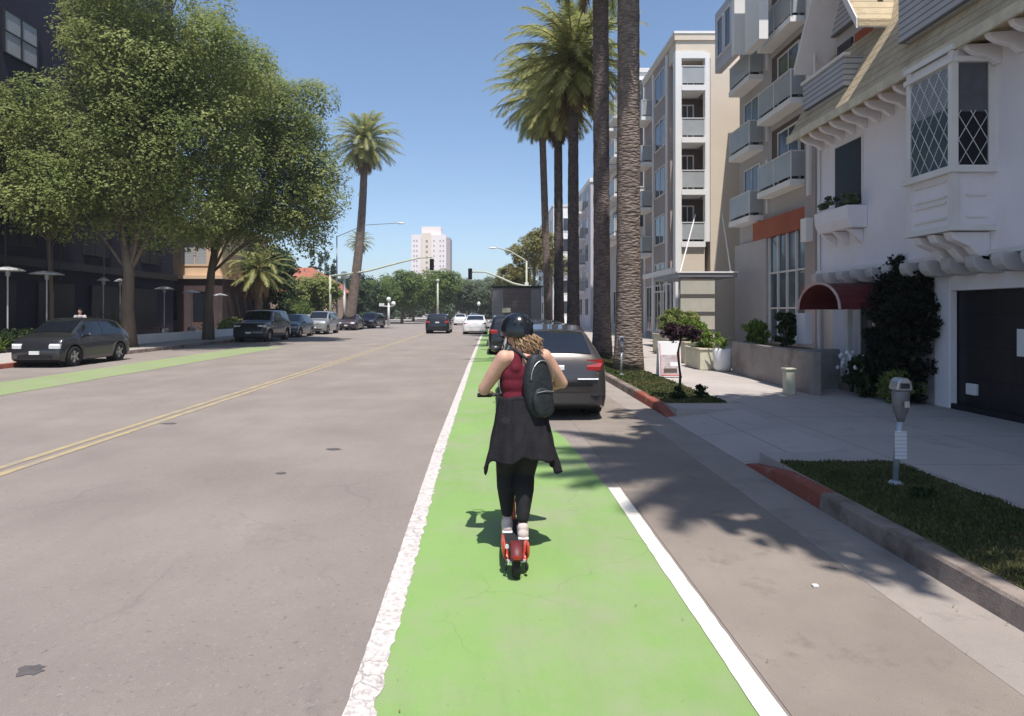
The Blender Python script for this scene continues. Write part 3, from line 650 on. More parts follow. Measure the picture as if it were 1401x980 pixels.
    def end_panel(nm, x0, x1, z0, z1, front, m, th=.02, wrap=0):
        d = 1 if front else -1; n_ = 8; K = 4; vs = []; th = max(th*.8, .026)
        for off in (th, -.10):
            for k in range(n_+1):
                x = x0+(x1-x0)*k/n_
                for q in range(K):
                    z = z0+(z1-z0)*q/(K-1); vs.append((x, surf_y(front, x, z)+d*off, z))
        N_ = (n_+1)*K; fs = []
        for k in range(n_):
            for q in range(K-1):
                a_ = k*K+q; fs += [(a_, a_+K, a_+K+1, a_+1), (N_+a_, N_+a_+1, N_+a_+K+1, N_+a_+K)]
            fs += [(k*K, N_+k*K, N_+(k+1)*K, (k+1)*K), (k*K+K-1, (k+1)*K+K-1, N_+(k+1)*K+K-1, N_+k*K+K-1)]
        for q in range(K-1): fs += [(q, q+1, N_+q+1, N_+q), (n_*K+q, N_+n_*K+q, N_+n_*K+q+1, n_*K+q+1)]
        return MB().add(vs, fs).build(nm, m, root, world=False)
    hz = .44*H if kind == 'hatch' else .46*H if kind == 'sedan' else .50*H
    for sg in (-1, 1):
        xs = sorted((sg*h*.50, sg*h*.93)); end_panel('headlight', xs[0], xs[1], hz-.075, hz+.075, True, 'lens', .05, .10)
        tz = .60*H if kind != 'sedan' else .57*H; xs = sorted((sg*h*.60, sg*h*.93))
        end_panel('taillight', xs[0], xs[1], tz-.10, tz+.07, False, 'redlens', .03, .03)
        mr = MB(); mr.ell((sg*(h+.06), l2*.36, H*.65), (.10, .06, .065), 12, 8); mr.build('mirror', pnt, root, world=False, smooth=True)
    end_panel('grille', -h*.42, h*.42, hz-.10, hz-.02, True, 'black', .022, 0)
    end_panel('lower_grille', -h*.62, h*.62, g0+.10, g0+.20, True, 'black', .02, .02)
    end_panel('number_plate', -.155, .155, .42 if kind != 'suv' else .5, .53 if kind != 'suv' else .61, True, 'plate', .05, 0)
    end_panel('number_plate', -.155, .155, .52*H, .52*H+.13, False, 'plate', .03, 0)
    end_panel('bumper', -h*.86, h*.86, g0+.10, g0+.26, False, 'black' if kind == 'suv' else pnt, .05, .05)
    end_panel('rear_trim', -h*.36, h*.36, .625*H, .625*H+.03, False, 'chrome', .03, 0)
    if kind == 'hatch':
        for sg in (-1, 1):
            xs = sorted((sg*h*.42, sg*h*.80)); end_panel('reverse_lamp', xs[0], xs[1], .44*H, .505*H, False, 'lens', .035, .03)
            xs = sorted((sg*h*.66, sg*h*.92)); end_panel('reflector', xs[0], xs[1], .27*H, .283*H, False, 'scooter_dark', .055, .05)
        end_panel('tailgate_seam', -h*.70, h*.70, .405*H, .415*H, False, 'black', .032, .02); end_panel('lower_valance', -h*.72, h*.72, g0+.02, g0+.10, False, 'black', .045, .03)
        MB().box(-.04, .04, -l2*1.0-.005, -l2*.985, .575*H, .605*H).build('badge', 'chrome', root, world=False)
        MB().tube([(0, -l2*.62, zt[15]+.03), (0, -l2*.66, zt[15]+.20)], .006, 6).build('antenna', 'black', root, world=False)
    # door seams and handles
    for sg in (-1, 1):
        for y in (-.18*Ln*.5, .26*Ln*.5-.15):
            i = int((y/l2+1)/2*80); x = sg*(wb[i]+.004); MB().box(min(x, x+sg*.02), max(x, x+sg*.02), y-.16, y-.02, zb[i]-.10, zb[i]-.075).build('door_handle', pnt, root, world=False)
    return root

car('parked_car', 'small charcoal hatchback parked facing the camera under the big left tree', 'hatch', 'p_char', (-14.2, 21.2, 0), R(180), None, 1.72, 1.54, 3.75)
car('parked_car', 'dark grey car straight ahead behind the scooter rider', 'hatch', 'p_grey', (1.02, 12.15, 0), 0, None, 1.74, 1.52, 4.4)
RG = 'cars parked along the right kerb'
car('parked_car', 'black car with roof rails half hidden behind the dark grey car', 'suv', 'p_black', (1.30, 18.8, 0), 0, RG, 1.82, 1.50, 4.5)
car('parked_car', 'black car with a chrome strip seen left of the rider, nearest the box truck', 'suv', 'p_black', (.80, 27.2, 0), 0, RG, 1.82, 1.62, 4.2)
LG = 'cars parked along the left kerb'
car('parked_car', 'black boxy off-road car parked behind the hatchback', 'suv', 'p_black', (-13.9, 37.9, 0), R(180), LG, 1.98, 1.86, 4.7)
car('parked_car', 'blue grey car parked right behind the black off-road car', 'hatch', 'p_blue', (-14.0, 44.2, 0), R(180), LG, 1.8, 1.6, 4.2)
car('parked_car', 'silver tall wagon parked beside the short palm', 'suv', 'p_silver', (-13.7, 50.3, 0), R(180), LG, 1.85, 1.8, 4.5)
car('parked_car', 'dark plum car at the foot of the lone tall palm', 'sedan', 'p_brown', (-13.7, 60.8, 0), R(180), LG, 1.8, 1.55, 4.5)
car('parked_car', 'farthest dark car of the left kerb, right of the lone palm', 'suv', 'p_brown', (-13.0, 67.5, 0), R(172), LG, 1.85, 1.65, 4.5)
TGp = 'cars driving on the street'
car('moving_car', 'black car in the middle of the road below the white tower', 'suv', 'p_black', (-4.35, 52.3, 0), 0, TGp, 1.95, 1.60, 4.5)
car('moving_car', 'white car in the lane just left of the box truck', 'sedan', 'p_white', (-1.25, 50.5, 0), 0, TGp, 1.95, 1.5, 4.6)
car('moving_car', 'small distant white car between the black and the white car', 'sedan', 'p_white', (-4.1, 84, 0), 0, TGp, 1.8, 1.5, 4.5)
car('moving_car', 'distant silver car just right of the black car', 'sedan', 'p_silver', (-2.6, 98, 0), 0, TGp, 1.8, 1.5, 4.5)
# roof rails on the black car
rb = MB()
# box truck
def truck():
    t = thing('box_truck', 'brown-grey box truck parked ahead of the black cars, behind the rider', 'truck', (1.28, 31.2, 0))
    b = MB(); b.box(.05, 2.52, 31.2, 36.4, .95, 2.98); b.build('cargo_box', 'p_boxside', t, bevel=.03)
    for x0, x1 in ((.10, .62), (1.98, 2.47)): MB().box(x0, x1, 31.14, 31.197, 1.0, 2.90).build('rear_panel', 'p_boxside', t, bevel=.01)
    MB().box(.66, 1.94, 31.12, 31.197, 1.0, 2.90).build('roller_door', bands(M['p_box'], 2, .24, (.03,.03,.03), .06, .8), t)
    MB().box(0, 2.57, 31.08, 31.4, 2.985, 3.06).build('roof_edge', mat('dark_green_tarp', (.03,.045,.035), .8), t)
    MB().box(.15, 2.42, 31.1, 31.3, .55, .68).build('bumper', 'black', t)
    MB().box(.35, 2.22, 31.4, 38.4, .55, .94).build('chassis', 'underbody', t)
    c = MB(); c.prism([(36.5,.7),(38.7,.7),(38.7,1.45),(38.2,1.6),(37.8,2.5),(36.5,2.55)], 0, .25, 2.32); c.build('cab', 'p_white', t, bevel=.05)
    for y in (33, 37.6):
        for x in (.3, 2.05):
            w_ = MB().tube([(x, y, .42), (x+.25, y, .42)], [.42, .42], 24).build('wheel', 'rubber', t); MB().tube([(x-.01, y, .42), (x+.26, y, .42)], [.2, .2], 16).build('rim', 'rim', t).parent = w_
    for x in (.2, 2.3): MB().box(x, x+.12, 31.06, 31.099, .75, .85).build('taillight', 'redlens', t)
    MB().box(.55, .98, 31.06, 31.118, 1.72, 1.95).build('placard', 'planter', t)
truck()

# ------------------------------------------------------------ white stucco house (right foreground)
def tudor():
    t = thing('stucco_house', 'white half-timber style house with steep tan roof, lattice bay window and dark garage door', 'house', (7.4, 5, .15))
    XU, XL, Y0, Y1 = 7.4, 7.72, -6, 14.05
    # upper wall
    MB().box(XU, 16, Y0, Y1, 2.64, 5.95).build('upper_wall', 'stucco', t)
    # lower wall with garage and entry openings
    m = MB(); gy0, gy1 = 4.6, 10.3
    m.box(XL, 8.3, Y0, gy0, .1, 2.637); m.box(XL, 8.3, gy1, Y1-.02, .1, 2.638); m.box(XL+.001, 8.3, gy0, gy1, 2.15, 2.638)
    m.build('lower_wall', 'stucco', t)
    f = MB(); f.box(7.60, 7.78, gy1, gy1+.36, .15, 2.42); f.box(7.60, 7.78, gy0-.36, gy0, .15, 2.42); f.box(7.602, 7.778, gy0, gy1, 2.1, 2.42); f.build('garage_frame', 'stucco', t, bevel=.015)
    g = MB().box(7.74, 7.80, gy0, gy1, .15, 2.10).build('garage_door', 'garage', t)
    for y in (6.4, 8.2): MB().box(7.725, 7.738, y-.012, y+.012, .2, 2.08).build('door_seam', 'black', t)
    MB().box(7.725, 7.738, 8.95, 9.13, 1.1, 1.5).build('posted_notice', 'plastic_white', t)
    MB().box(7.68, 7.738, 9.86, 10.06, .42, .60).build('vent_cover', 'plastic_white', t, bevel=.01)
    MB().box(7.62, 7.738, gy0, gy1, .15, .24).build('threshold', 'black', t)
    # jetty beam ends along the overhang
    y = 2.2
    while y < 13.9:
        c = MB(); prof = [(7.16, 2.60), (7.14, 2.52), (7.17, 2.42), (7.25, 2.35), (7.36, 2.33), (7.72, 2.33), (7.72, 2.60)]
        c.prism(prof, 1, y, y+.20); c.build('beam_end', 'stucco_greyed', t, bevel=.02); y += .50
    MB().box(7.34, 7.40, Y0, Y1, 2.60, 2.67).build('jetty_moulding', 'trim', t)
    # roof (steep lower slope) and eave
    r = MB(); r.prism([(6.82, 5.66), (6.86, 5.80), (8.9, 9.9), (12.5, 10.6), (16.4, 10.6), (16.4, 5.9), (7.42, 5.951), (7.3, 5.72)], 1, Y0, 14.25)
    r.build('roof', 'shingle', t)
    MB().box(6.78, 6.83, Y0, 14.27, 5.60, 5.76).build('fascia', mat('pale_fascia', (.58,.52,.40), .8), t)
    y = 3.0
    while y < 14.1:
        MB().prism([(6.88,5.63),(7.40,5.66),(7.40,5.36),(7.34,5.36),(7.22,5.45),(7.02,5.50),(6.92,5.56)], 1, y, y+.09).build('rafter_end', 'stucco', t, bevel=.01); y += .40
    # dark slit window with flower box
    w_ = MB().box(7.36, 7.41, 12.38, 13.3, 3.93, 5.24).build('window', 'shopglass', t)
    fr = MB()
    for a in ((7.37,7.398,12.34,12.378,3.9,5.28),(7.37,7.398,13.302,13.34,3.9,5.28),(7.37,7.398,12.38,13.3,5.242,5.28)): fr.box(*a)
    fr.build('frame', 'trim', t).parent = w_
    b = MB(); b.prism([(6.98,3.86),(7.40,3.86),(7.40,3.42),(7.08,3.42),(7.0,3.6)], 1, 12.2, 13.45); b.build('flower_box', 'stucco', t, bevel=.02)
    for y in (12.35, 12.85, 13.3): MB().prism([(7.1,3.41),(7.40,3.41),(7.40,3.12),(7.3,3.2)], 1, y, y+.1).build('bracket', 'stucco', t, bevel=.01)
    # bay window
    by0, by1, bx = 9.12, 10.13, 6.77
    bay = MB(); bay.box(bx+.04, XU, by0+.04, by1-.04, 2.98, 5.68); by = bay.build('bay_window', 'stucco', t)
    f = MB()
    for (z0, z1, e) in ((3.80,3.90,.05),(5.42,5.50,.03),(2.95,3.03,.03),(5.60,5.68,.03)): f.box(bx-e, XU, by0-e, by1+e, z0, z1)
    for (x, y) in ((bx, by0), (bx, by1-.09)): f.box(x, x+.09, y, y+.09, 3.03, 5.60)
    f.box(7.31, 7.398, by0, by0+.05, 3.9, 5.42)
    for z0, z1 in ((3.14,3.40),(3.46,3.72)):     # raised panel mouldings below the sill
        f.box(bx+.012, bx+.042, by0+.16, by1-.16, z0, z0+.03); f.box(bx+.012, bx+.042, by0+.16, by1-.16, z1-.03, z1)
        f.box(7.0, 7.3, by0+.012, by0+.042, z0, z0+.025)
    f.build('frame', 'trim', t).parent = by
    p = MB(); p.box(bx+.02, bx+.045, by0+.09, by1-.09, 3.92, 4.78); p.build('pane', 'pane_blue', t).parent = by
    p = MB(); p.box(bx+.018, bx+.043, by0+.09, by1-.09, 4.782, 5.40); p.build('blind', 'blind', t).parent = by
    p = MB(); p.box(bx+.10, 7.30, by0+.018, by0+.042, 3.92, 4.70); p.build('pane', 'shopglass', t).parent = by
    p = MB(); p.box(bx+.10, 7.30, by0+.016, by0+.042, 4.702, 5.41); p.build('blind', mat('dark_blind', (.105,.105,.125), .8), t).parent = by
    la = MB()
    def lattice(u0, u1, z0, z1, n, P):
        du = (u1-u0)/n; dz = du*1.7
        def seg(a, b):
            la.tube([P(*a), P(*b)], .0055, 5)
        for sgn in (1, -1):
            for k in range(-14, 28):
                pts = []
                # line u = u0 + k*du + sgn*(z-z0)/1.7
                for z in (z0, z1):
                    u = u0+k*du+sgn*(z-z0)/1.7; pts.append([u, z])
                (ua, za), (ub, zb_) = pts
                if ua == ub: continue
                ta, tb = 0, 1
                for lim in (u0, u1):
                    tt = (lim-ua)/(ub-ua)
                    if (lim == u0) == (ub > ua): ta = max(ta, tt)
                    else: tb = min(tb, tt)
                if tb-ta > .03: seg((ua+(ub-ua)*ta, za+(zb_-za)*ta), (ua+(ub-ua)*tb, za+(zb_-za)*tb))
    lattice(by0+.09, by1-.09, 3.92, 5.40, 4, lambda u, z: (bx+.014, u, z))
    lattice(bx+.10, 7.30, 3.92, 4.72, 2, lambda u, z: (u, by0+.012, z))
    la.build('lattice', mat('leading', (.62,.62,.62), .7), t).parent = by
    for y in (9.2, 9.55, 9.9):
        MB().prism([(6.80,2.94),(7.40,2.94),(7.40,2.50),(7.28,2.52),(7.1,2.72),(6.86,2.82)], 1, y, y+.17).build('bay_bracket', 'stucco', t, bevel=.02)
    # gabled dormer with balcony, far end
    d = MB(); d.box(7.7, 9.5, 12.2, 13.9, 6.2, 7.9); d.build('dormer_wall', 'greige', t)
    MB().box(7.66, 7.70, 12.5, 13.1, 6.3, 7.6).build('dormer_door', 'rust', t); MB().box(7.655, 7.695, 13.2, 13.75, 6.7, 7.6).build('dormer_window', 'pane_dark', t)
    g = MB()
    for sg in (-1, 1):
        yc = 13.05; a = (yc, 9.35); b_ = (yc+sg*1.2, 7.35); th = .14
        g.prism([a, b_, (b_[0], b_[1]-th), (yc, 9.35-th-.05)], 0, 7.0, 10.6)
    # prism axis 0: polygon in (y,z)
    g.build('dormer_roof', 'shingle', t); u_ = MB()
    for sg in (-1, 1):
        yc = 13.05; a = (yc, 9.35-.20); b_ = (yc+sg*1.19, 7.35-.145); u_.prism([a, b_, (b_[0], b_[1]-.02), (yc, 9.35-.23)], 0, 6.98, 10.5)
    u_.build('soffit', 'stucco', t)
    v_ = MB()
    for sg in (-1, 1): v_.prism([(13.05, 9.37), (13.05+sg*1.22, 7.36), (13.05+sg*1.22, 7.16), (13.05, 9.12)], 0, 6.95, 6.978)
    v_.build('bargeboard', 'trim', t)
    gb = MB().prism([(12.1,7.85),(14.0,7.85),(13.05,9.2)], 0, 7.55, 7.66); gb.build('gable', 'louver', t)
    bl = MB(); bl.box(6.95, 7.02, 12.25, 13.85, 6.22, 6.80); bl.box(7.021, 7.9, 12.25, 12.32, 6.22, 6.80); bl.box(7.021, 7.9, 13.78, 13.85, 6.22, 6.80); bl.box(7.021, 7.9, 12.321, 13.779, 6.15, 6.25)
    bal = bl.build('balcony', 'louver', t); MB().box(6.92, 7.06, 12.2, 13.9, 6.803, 6.86).build('handrail', 'trim', t).parent = bal
    MB().lathe((7.5, 12.45, 6.26), [(.09,0),(.13,.28),(.12,.30)], 12).build('flower_pot', 'planter', t)
    # second dormer, louvred balcony
    d = MB(); d.box(7.8, 9.8, 8.9, 10.6, 6.3, 8.6); d.build('dormer_wall', 'stucco', t)
    MB().box(7.76, 7.80, 9.2, 10.3, 6.6, 7.9).build('dormer_window', 'pane_dark', t)
    bl = MB(); bl.box(6.95, 7.02, 8.7, 10.6, 6.32, 7.15); bl.box(7.021, 8.0, 8.7, 8.77, 6.32, 7.15); bl.box(7.021, 8.0, 10.53, 10.6, 6.32, 7.15); bl.box(7.021, 8.2, 8.771, 10.529, 6.3, 6.4)
    bal = bl.build('balcony', 'louver', t); MB().box(6.92, 7.05, 8.65, 10.65, 7.153, 7.21).build('handrail', 'trim', t).parent = bal
    rf = MB(); rf.prism([(6.9, 8.5), (10.4, 9.4), (10.4, 9.55), (6.9, 8.65)], 1, 8.5, 10.8); rf.build('dormer_roof', 'shingle', t)
    # entry: barrel awning, door, white posts, end downpipes
    aw = MB(); n = 12; yc, ra, hh = 12.35, .78, .52; P = []
    for x in (6.50, 7.72):
        for k in range(n+1):
            a = math.pi*k/n; P.append((x, yc-ra*math.cos(a), 1.80+hh*math.sin(a)))
    for x in (6.50, 7.72):
        for k in range(n+1):
            a = math.pi*k/n; P.append((x, yc-(ra-.03)*math.cos(a), 1.80+(hh-.03)*math.sin(a)))
    N = n+1
    F = [(k, k+1, N+k+1, N+k) for k in range(n)]+[(2*N+k, 3*N+k, 3*N+k+1, 2*N+k+1) for k in range(n)]+[(k, 2*N+k, 2*N+k+1, k+1) for k in range(n)]
    aw.add(P, F); a_ = aw.build('awning', 'awning', t, smooth=False)
    vm = MB(); 
    for k in range(n):
        a0, a1 = math.pi*k/n, math.pi*(k+1)/n
        vm.tube([(6.495, yc-ra*math.cos(a0), 1.80+hh*math.sin(a0)), (6.495, yc-ra*math.cos(a1), 1.80+hh*math.sin(a1))], .025, 6)
    vm.build('awning_trim', mat('pale_piping', (.5,.36,.34), .8), t).parent = a_
    for y in (yc-.68, yc+.62): MB().box(7.40, 7.52, y-.06, y+.06, .15, 2.28).build('entry_post', 'trim', t, bevel=.01)
    MB().box(7.62, 7.716, yc-.45, yc+.45, .3, 2.3).build('front_door', 'pane_grey', t)
    for y in (yc-.52, yc-.02, yc+.46): MB().box(7.60, 7.69, y, y+.06, .3, 2.3).build('door_frame', 'trim', t)
    MB().box(7.2, 7.72, yc-.7, yc+.7, .12, .30).build('door_step', 'kerb', t)
    MB().tube([(7.36, 13.95, 5.5), (7.36, 13.95, .2)], .035, 8).build('downpipe', 'trim', t)
    MB().tube([(7.30, 14.02, 9.5), (7.30, 14.02, 5.8)], .03, 8).build('downpipe', 'trim', t)
tudor()
shrub('window_plant', 'grey green plant trailing from the flower box under the slit window', (7.15, 12.85, 3.98), (.2, .6, .16), 26, 60, .07, 'leaf_grey', 101, cat='plant', stem=False)
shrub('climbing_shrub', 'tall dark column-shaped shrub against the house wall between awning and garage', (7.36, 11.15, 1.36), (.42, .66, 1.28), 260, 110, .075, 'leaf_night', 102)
shrub('shrub', 'low round green shrub at the foot of the dark column shrub', (7.15, 11.75, .55), (.36, .42, .42), 60, 80, .08, 'leaf_dark', 103)
shrub('shrub', 'small olive shrub between the round shrub and the garage frame', (7.2, 10.95, .42), (.28, .34, .30), 40, 70, .07, 'leaf', 104)
def flowers():
    g = random.Random(5); mb = MB()
    for i in range(26):
        c = (7.0+g.uniform(-.12,.12), 12.05+g.uniform(-.33,.33), .78+g.uniform(-.14,.2)); mb.ell(c, (.035,.035,.045), 6, 4)
    t = thing('white_flowers', 'cluster of white flowers on the shrub under the red awning', 'flowers', (7.0, 12.05, .2)); mb.build('blooms', 'flower', t)
    s = MB()
    for i in range(10): s.tube([(7.0, 12.05+g.uniform(-.05,.05), .2), (7.0+g.uniform(-.1,.1), 12.05+g.uniform(-.3,.3), .8)], .006, 5)
    s.build('stem', 'leaf_dark', t)
flowers()
mb = MB(); mb.box(7.12, 7.32, 14.12, 14.5, 1.0, 1.72); t_ = mb.build('notice_cabinet', 'stucco', bevel=.02); tag(t_, 'pale wall cabinet beyond the red awning above the retaining wall', 'cabinet')

# ------------------------------------------------------------ planters and walls by the sidewalk
def wall_planter():
    t = thing('retaining_wall', 'grey stained retaining wall planter beside the bright sidewalk', 'planter wall', (7, 14, .15))
    MB().add([(6.15,11.9,.1),(6.35,16.4,.1),(6.53,16.4,.1),(6.33,11.9,.1),(6.15,11.9,.98),(6.35,16.4,.98),(6.53,16.4,.98),(6.33,11.9,.98)],
             [(0,3,2,1),(4,5,6,7),(0,1,5,4),(1,2,6,5),(2,3,7,6),(3,0,4,7)][:]).build('wall', 'wallgrey', t, bevel=.02)
    MB().box(6.36, 7.3, 13.5, 16.35, .1, .93).build('soil', 'soil', t)
    MB().box(6.335, 7.25, 12.9, 13.05, .1, .98).build('return_wall', 'wallgrey', t, bevel=.02)
wall_planter()
t_ = MB().box(5.70, 5.88, 12.0, 12.16, .15, .62).box(5.68, 5.90, 11.98, 12.18, .621, .66).build('utility_box', 'planter', bevel=.012); tag(t_, 'small cream utility pedestal standing at the foot of the retaining wall', 'utility box')
PG = 'cream planter boxes along the sidewalk'
def planter(x0, x1, y0, y1, h, lab, plant, seed):
    t = thing('planter_box', lab, 'planter', ((x0+x1)/2, (y0+y1)/2, .15), 0, PG)
    MB().box(x0, x1, y0, y1, .15, h).build('box', 'planter', t, bevel=.02); MB().box(x0-.03, x1+.03, y0-.03, y1+.03, h+.001, h+.05).build('rim', 'planter', t, bevel=.01)
    MB().box(x0+.05, x1-.05, y0+.05, y1-.05, h+.051, h+.06).build('soil', 'soil', t)
planter(5.75, 6.5, 17.1, 18.4, .70, 'nearest cream planter box with a clipped green hedge', 1, 1)
shrub('hedge', 'clipped light green hedge in the nearest cream planter box', (6.1, 17.7, 1.0), (.42, .62, .24), 50, 80, .08, 'leaf_lime', 110)
planter(6.0, 6.9, 19.2, 21.2, .78, 'middle cream planter box with yellow green shrubs', 1, 2)
shrub('hedge', 'yellow green shrub in the middle cream planter box', (6.4, 20.1, 1.15), (.5, .95, .32), 60, 80, .10, 'leaf_lime', 111)
planter(6.5, 7.8, 22.5, 25, .85, 'far cream planter box at the entrance canopy', 1, 3)
shrub('hedge', 'dark green shrub in the far cream planter box', (7.1, 23.6, 1.35), (.7, 1.1, .45), 60, 80, .12, 'leaf', 112)
t_ = thing('plant_pot', 'white round plant pot at the near end of the retaining wall', 'plant pot', (6.25, 16.75, .15)); MB().lathe((6.25,16.75,.15), [(.16,0),(.24,.1),(.27,.55),(.24,.62),(.20,.62)], 18).build('pot', 'plastic_white', t_, smooth=True); MB().lathe((6.25,16.75,.74), [(.21,0),(.2,.01)], 14).build('soil', 'soil', t_)
spiky('potted_plant', 'upright green plant growing from the white round pot', (6.25, 16.75, .76), 22, .5, 'leaf_lime', 113)
shrub('shrub', 'yellow green bush on the retaining wall planter, far end', (6.75, 15.9, 1.2), (.3, .4, .32), 40, 80, .08, 'leaf_lime', 114)
shrub('shrub', 'dark shrub in the retaining wall planter beside the cabinet', (6.95, 14.7, 1.35), (.22, .26, .45), 50, 80, .08, 'leaf_dark', 115)
spiky('palm_shrub', 'small fan shaped shrub between palm trunk and tan tower', (6.1, 28, .15), 26, 1.3, 'leaf', 116, w=.05)
t_ = thing('plant_pot', 'white square pot beside the thickest palm trunk', 'plant pot', (5.7, 26, .15)); MB().box(5.4, 6.0, 25.7, 26.3, .15, .95).build('pot', 'plastic_white', t_, bevel=.03); MB().box(5.45, 5.95, 25.75, 26.25, .951, .96).build('soil', 'soil', t_)
# little ornamental tree with purple foliage + stump shrub + A-frame sign + meters
def small_tree():
    t = thing('ornamental_tree', 'young thin-trunked tree with flat dark purple foliage in the grass strip', 'tree', (3.42, 11.3, .15))
    MB().tube([(3.42,11.3,.15),(3.44,11.3,.6),(3.40,11.32,1.0),(3.47,11.3,1.35)], [.03,.022,.02,.015], 8).build('trunk', 'black', t)
    g = np.random.default_rng(8); P, C = crown_points([(3.50,11.3,1.36,.33,.3,.10),(3.35,11.3,1.42,.2,.2,.1)], 36, 60, .10, g)
    V = leaves(None, None, P, .07, g); npmesh('crown', V, np.arange(len(V)).reshape(-1,4), 'leaf_purple', t)
small_tree()
shrub('shrub', 'dark tuft of leaves around the foot of the purple young tree', (3.40, 11.3, .27), (.12,.12,.12), 24, 40, .05, 'leaf_dark', 121, stem=False)
shrub('shrub', 'small black round shrub in the grass right of the purple young tree', (3.86, 11.4, .28), (.11,.11,.13), 24, 40, .05, 'leaf_dark', 122, stem=False)
def aframe():
    t = thing('sandwich_board', 'white framed sandwich board sign with a greyish picture, by the palm trunk', 'sign', (4.36, 15.2, .15))
    for sg, y in ((1, 15.1), (-1, 15.42)):
        y1 = 15.26+(-.05 if sg == 1 else .05); b = MB()
        x0, x1, z0, z1 = 4.09, 4.63, .17, 1.03
        b.add([(x0,y,z0),(x1,y,z0),(x1,y1,z1),(x0,y1,z1),(x0,y+.03*sg,z0),(x1,y+.03*sg,z0),(x1,y1+.03*sg,z1),(x0,y1+.03*sg,z1)], [(0,1,2,3),(7,6,5,4),(0,4,5,1),(1,5,6,2),(2,6,7,3),(3,7,4,0)])
        b.build('panel', 'signface', t, bevel=.006)
        if sg == 1:
            def q(u0, u1, v0, v1, m, nm, e=.008):
                f = lambda u, v: (x0+(x1-x0)*u, y+(y1-y)*v-e, z0+(z1-z0)*v)
                MB().add([f(u0,v0), f(u1,v0), f(u1,v1), f(u0,v1)], [(0,1,2,3)]).build(nm, m, t)
            q(.10,.90,.10,.62,'signpic','picture'); q(.05,.95,.04,.07,'signred','border'); q(.05,.08,.071,.95,'signred','border'); q(.92,.95,.071,.95,'signred','border')
            q(.5,.86,.3,.42,'signface','picture_highlight',.012); q(.2,.8,.12,.24,'interior','picture_shadow',.012)
    for x in (4.09, 4.60): MB().box(x, x+.03, 15.07, 15.46, .15, .19).build('foot', 'black', t)
aframe()
def meter(x, y, lab, tilt=0, sticker=True):
    t = thing('parking_meter', lab, 'parking meter', (x, y, .15), 0, 'parking meters on the right')
    MB().tube([(x,y,.15),(x+tilt*.4,y,.55),(x+tilt,y,.74)], [.026,.026,.028], 12).build('pole', 'pole_galv', t, smooth=True)
    MB().lathe((x, y, .15), [(.07,0),(.07,.02),(.035,.05)], 14).build('base', 'pole_galv', t)
    if sticker: MB().box(x+tilt*.6-.055, x+tilt*.6+.055, y-.038, y-.029, .40, .66).build('notice', 'sticker', t, bevel=.004)
    cx = x+tilt
    h = MB(); h.lathe((cx, y, .74), [(.03,0),(.04,.03),(.066,.10),(.076,.20),(.076,.27),(.07,.29)], 18, 1, .75); h.build('housing', 'meter_grey', t, smooth=True)
    h = MB(); prof = [(-.074,0),(.074,0),(.074,.035),(.06,.085),(.03,.115),(-.03,.115),(-.06,.085),(-.074,.035)]
    h.prism([(cx+a, 1.03+b) for a, b in prof], 1, y-.06, y+.06); h.build('dome', 'meter_dome', t, bevel=.012)
    MB().box(cx-.042, cx+.042, y-.069, y-.061, 1.05, 1.10).build('display', 'pane_dark', t, bevel=.003)
    MB().box(cx-.02, cx+.02, y-.10, y-.074, .88, .94).build('coin_slot', 'meter_dome', t, bevel=.004)
meter(3.72, 5.72, 'near parking meter with a pale notice on its pole in the grass strip', .05)
meter(3.27, 15.6, 'far parking meter standing at the foot of the thickest palm', 0, False)
shrub('weeds', 'dark tuft of grass around the foot of the near parking meter', (3.71, 5.35, .19), (.12,.10,.04), 20, 40, .05, 'leaf_dark', 125, cat='weeds', stem=False)

# ------------------------------------------------------------ modern apartment buildings (right)
def window(t, x0, x1, y0, y1, z0, z1, face, m='pane_grey', frame='trim', fw=.07, muntin=1):
    "face 'x' : in a plane of constant x (x0), looking to -x ; face 'y' : plane of constant y (y0), looking to -y"
    if face == 'x':
        p = MB().box(x0-.02, x0+.03, y0, y1, z0, z1).build('window', m, t); f = MB()
        f.box(x0-.06, x0+.02, y0-fw, y0, z0-fw, z1+fw); f.box(x0-.06, x0+.02, y1, y1+fw, z0-fw, z1+fw); f.box(x0-.058, x0+.02, y0, y1, z1, z1+fw); f.box(x0-.058, x0+.02, y0, y1, z0-fw, z0)
        for k in range(muntin): yy = y0+(y1-y0)*(k+1)/(muntin+1); f.box(x0-.045, x0-.021, yy-.025, yy+.025, z0, z1)
    else:
        p = MB().box(x0, x1, y0-.02, y0+.03, z0, z1).build('window', m, t); f = MB()
        f.box(x0-fw, x0, y0-.06, y0+.02, z0-fw, z1+fw); f.box(x1, x1+fw, y0-.06, y0+.02, z0-fw, z1+fw); f.box(x0, x1, y0-.058, y0+.02, z1, z1+fw); f.box(x0, x1, y0-.058, y0+.02, z0-fw, z0)
        for k in range(muntin): xx = x0+(x1-x0)*(k+1)/(muntin+1); f.box(xx-.025, xx+.025, y0-.045, y0-.021, z0, z1)
    f.build('frame', frame, t).parent = p
    return p
